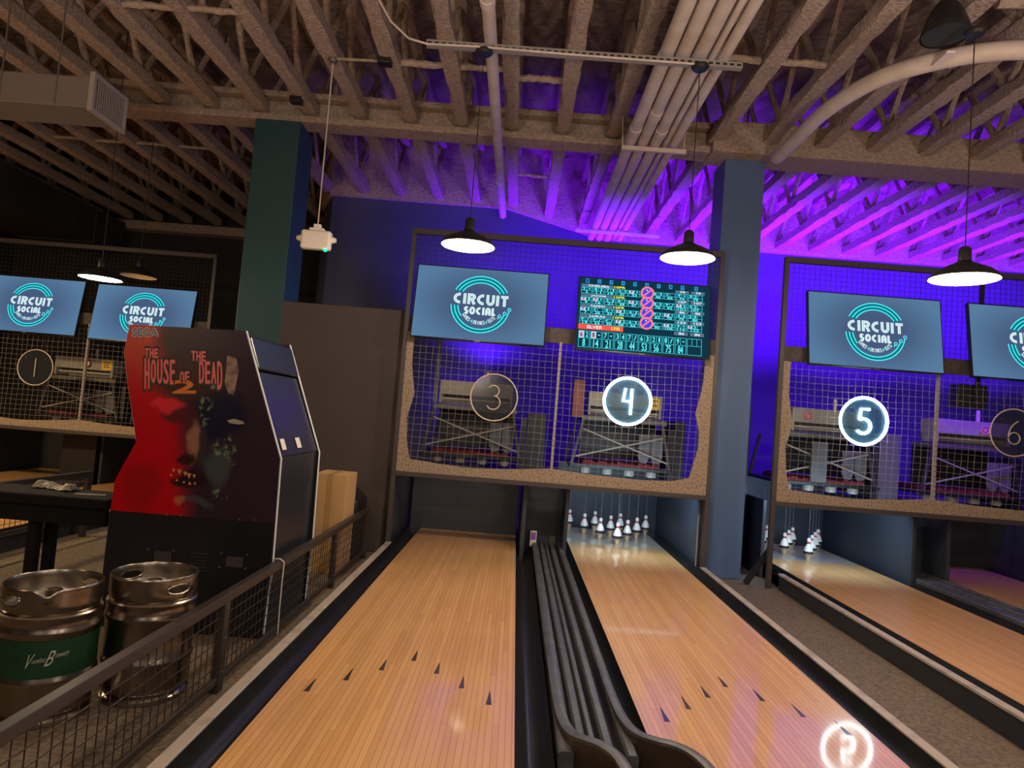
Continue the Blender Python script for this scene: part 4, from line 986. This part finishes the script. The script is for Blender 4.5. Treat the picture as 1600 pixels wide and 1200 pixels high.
# ================================================================= KEGS
def make_keg(x, y, label, R_, rot, band, dent):
    t = thing('beer_keg', (x, y, -.13), label, 'keg', 'steel beer kegs'); z0 = -.13; H = .56
    prof = [(R_*.86,.035),(R_*.96,.05),(R_,.075),(R_,.165),(R_*1.03,.175),(R_*1.03,.187),(R_,.197),(R_*.985,.28),(R_,.365),(R_*1.03,.375),(R_*1.03,.387),(R_,.397),(R_,.432),(R_*1.02,.438),(R_*1.02,.446),(R_*.985,.452),(R_*.93,.452),(R_*.90,.46),(R_*.5,.488),(.0,.492)]
    MB().lathe([(0,.03)]+prof, (x,y,z0), 48, False).build('barrel', M['steel'], t, smooth=True)
    n = 96
    def ring(zr, cut):
        vs = []; fs = []; rows = len(zr)
        for r, z in zr:
            for k in range(n):
                a = 2*PI*k/n+rot; zz = z
                if dent is not None and z > .52:
                    da = (a-dent+PI) % (2*PI)-PI; zz -= .028*math.exp(-(da/.16)**2)
                vs.append((x+r*math.cos(a), y+r*math.sin(a), z0+zz))
        for i in range(rows-1):
            for k in range(n):
                if cut and i in cut[0] and (k % (n//2)) in cut[1]: continue
                fs.append((i*n+k, i*n+(k+1) % n, (i+1)*n+(k+1) % n, (i+1)*n+k))
        return vs, fs
    zr = [(R_*.93,.452),(R_*.975,.468),(R_*.985,.492),(R_*.985,.512),(R_*.985,.532),(R_*.985,.548),(R_*.99,.556),(R_*.972,.563),(R_*.955,.557),(R_*.962,.53),(R_*.962,.49),(R_*.93,.47)]
    v, f = ring(zr, ([2,3,9], list(range(0, 9))))
    MB().add(v, f).build('top_collar', M['steel'], t, smooth=True)
    sv = []
    m = MB(); pts = []
    for s in (0, PI):
        loop = []
        for k in range(24):
            a = 2*PI*k/24; aa = rot+s+(4.5+4.6*math.cos(a))*2*PI/n; loop.append((x+R_*.99*math.cos(aa), y+R_*.99*math.sin(aa), z0+.512+.021*math.sin(a)))
        m.tube(loop, .004, 6, closed=True)
    m.build('handle_rim', M['steel'], t, smooth=True)
    v, f = MB(), None
    m = MB().lathe([(R_*.86,.036),(R_*.975,.02),(R_*.985,.004),(R_*.96,.0),(R_*.94,.01),(R_*.82,.04)], (x,y,z0), 48, False); m.build('bottom_chime', M['steel'], t, smooth=True)
    MB().lathe([(.034,.49),(.034,.52),(.026,.524),(.026,.512),(.0,.512)], (x,y,z0), 20, False).build('tap_valve', M['steel'], t, smooth=True)
    if band:
        MB().lathe([(R_*1.004,.205),(R_*.992,.28),(R_*1.004,.357)], (x,y,z0), 48, False).build('painted_band', M['green'], t, smooth=True)
        m = MB(); a0 = math.atan2(-y, -x)
        f = lambda u, v_: (x+(R_*1.008)*math.cos(a0+u/R_+.0), y+(R_*1.008)*math.sin(a0+u/R_+.0), z0+.285+v_+u*.12)
        for s_, cx, w_, h_ in (('V',-.060,.022,.056),('oodoo',-.024,.046,.020),('B',.016,.024,.058),('rewery',.054,.048,.022)):
            vs, fs = glyphs(s_); m.add([f(cx+a*w_+b*h_*.35, b*h_) for a, b in vs], fs)
        m.build('script_lettering', M['cream'], t)
    return t
make_keg(-1.95, 2.93, 'dented steel keg with a green band and script lettering at the lower left', .189, math.atan2(-2.88,1.935)+1.9, True, math.atan2(-2.88,1.935)-.12)
make_keg(-1.655, 3.20, 'shiny steel keg with an open handle slot right of the green banded one', .190, math.atan2(-3.32,1.63)+.33, False, None)

# ================================================================= MESH FENCES
def make_fence(x, y0, y1, posts, zt, zb, label, cell=.058, wr=.0018):
    t = thing('mesh_fence', (x, (y0+y1)/2, -.13), label, 'fence', 'low mesh lane guards')
    MB().box(x-.032, x+.012, y0, y1, zt-.045, zt).build('top_rail', M['fence'], t, bevel=.003)
    MB().box(x-.012, x+.012, y0, y1, zb, zb+.03).build('bottom_rail', M['fence'], t, bevel=.003)
    for y in posts: 
        o = MB().box(x-.02, x+.018, y-.03, y+.03, -.13, zt-.045).build('post', M['fence'], t, bevel=.003)
        m = MB()
        for z in (zb+.05, (zb+zt)/2, zt-.07): m.tube([(x+.018,y,z),(x+.024,y,z)], .006, 8)
        m.build('bolt', M['galv'], o)
    m = MB(); n = int((y1-y0)/cell)
    for i in range(1, n): y = y0+i*cell; m.box(x-wr, x+wr, y-wr, y+wr, zb+.03, zt-.045)
    k = 1
    while zb+.03+k*cell < zt-.05: z = zb+.03+k*cell; m.box(x+wr, x+3*wr, y0, y1, z-wr, z+wr); k += 1
    m.build('wire_mesh', M['fence'], t)
    return t
M['fence'] = mat('dark_bronze_steel', (.050,.040,.034), .42, .3)
make_fence(-1.335, -1.0, 6.36, [-.7, 1.29, 3.26, 5.23, 6.33], .335, -.085, 'low dark mesh fence along the left side of lane three')
make_fence(-3.96, 1.5, 6.3, [2.0, 4.0, 6.26], .48, .05, 'low dark mesh fence along the lanes behind the kegs')
t = thing('zip_tie', (-1.335, 4.02, .0), 'pale cable loop hanging over the fence rail by the cabinet', 'cable')
MB().tube([(-1.38,4.0,.32),(-1.375,4.0,.345),(-1.335,4.0,.347),(-1.31,4.0,.33),(-1.312,4.0,.22),(-1.315,4.01,.05),(-1.315,4.02,-.1)], .0035, 6).build('loop', M['white'], t, smooth=True)

# ================================================================= LOW RACK TABLE AT LEFT, WRAP, BOXES
t = thing('low_table', (-3.2, 4.6, -.13), 'low black steel table behind the kegs at the far left', 'table')
MB().box(-3.9, -2.58, 4.30, 4.66, .49, .56).build('table_top', M['tab'], t, bevel=.012)
MB().box(-3.88, -2.60, 4.33, 4.36, .38, .49).build('apron', M['tab'], t)
for x, y in ((-3.10,4.40),(-3.14,4.62),(-2.62,4.60),(-3.82,4.6)): MB().box(x-.03, x+.03, y-.03, y+.03, -.13, .50).build('leg', M['tab'], t, bevel=.003)
m = MB(); n = 16; vs = []; 
for i in range(n+1):
    for j in range(7):
        u = i/n; v_ = j/6; bumpz = .045*math.sin(PI*v_)*(.6+.4*math.sin(u*9))*(1 if 0 < i < n else .1)+random.uniform(0,.014)
        vs.append((-3.25+u*.30+random.uniform(-.006,.006), 4.50+v_*.12+.03*math.sin(u*5)+random.uniform(-.008,.008), .562+bumpz))
fs = [(i*7+j, i*7+j+1, i*7+8+j, i*7+7+j) for i in range(n) for j in range(6)]
tag(m.add(vs, fs).build('plastic_wrap', M['paper']), 'crumpled clear plastic wrap lying on the low black table', 'wrap')
t = thing('remote_bar', (-2.78, 4.42, .56), 'thin pale strip at the right end of the low black table', 'strip')
MB().bar((-2.86,4.40,.566),(-2.68,4.44,.566),.02,.008).build('strip', M['pipe'], t)
t = thing('cardboard_box', (-1.52, 5.8, -.13), 'tall brown cardboard box between the cabinet and the fence', 'box')
MB().box(-1.66, -1.385, 5.64, 6.0, -.13, .70).build('carton', M['card'], t, bevel=.004)
MB().box(-1.545, -1.50, 5.637, 6.003, -.12, .7025).build('packing_tape', mat('packing_tape', (.42,.24,.10), .35), t)
tag(MB().prism([(-2.2,-.13),(-1.38,-.13),(-1.38,.42),(-1.50,.52),(-2.2,.56)], lambda x, z: (x, 6.1, z), lambda x, z: (x, 6.5, z)).build('equipment_case', M['black'], bevel=.02), 'black equipment case behind the cardboard box', 'case')
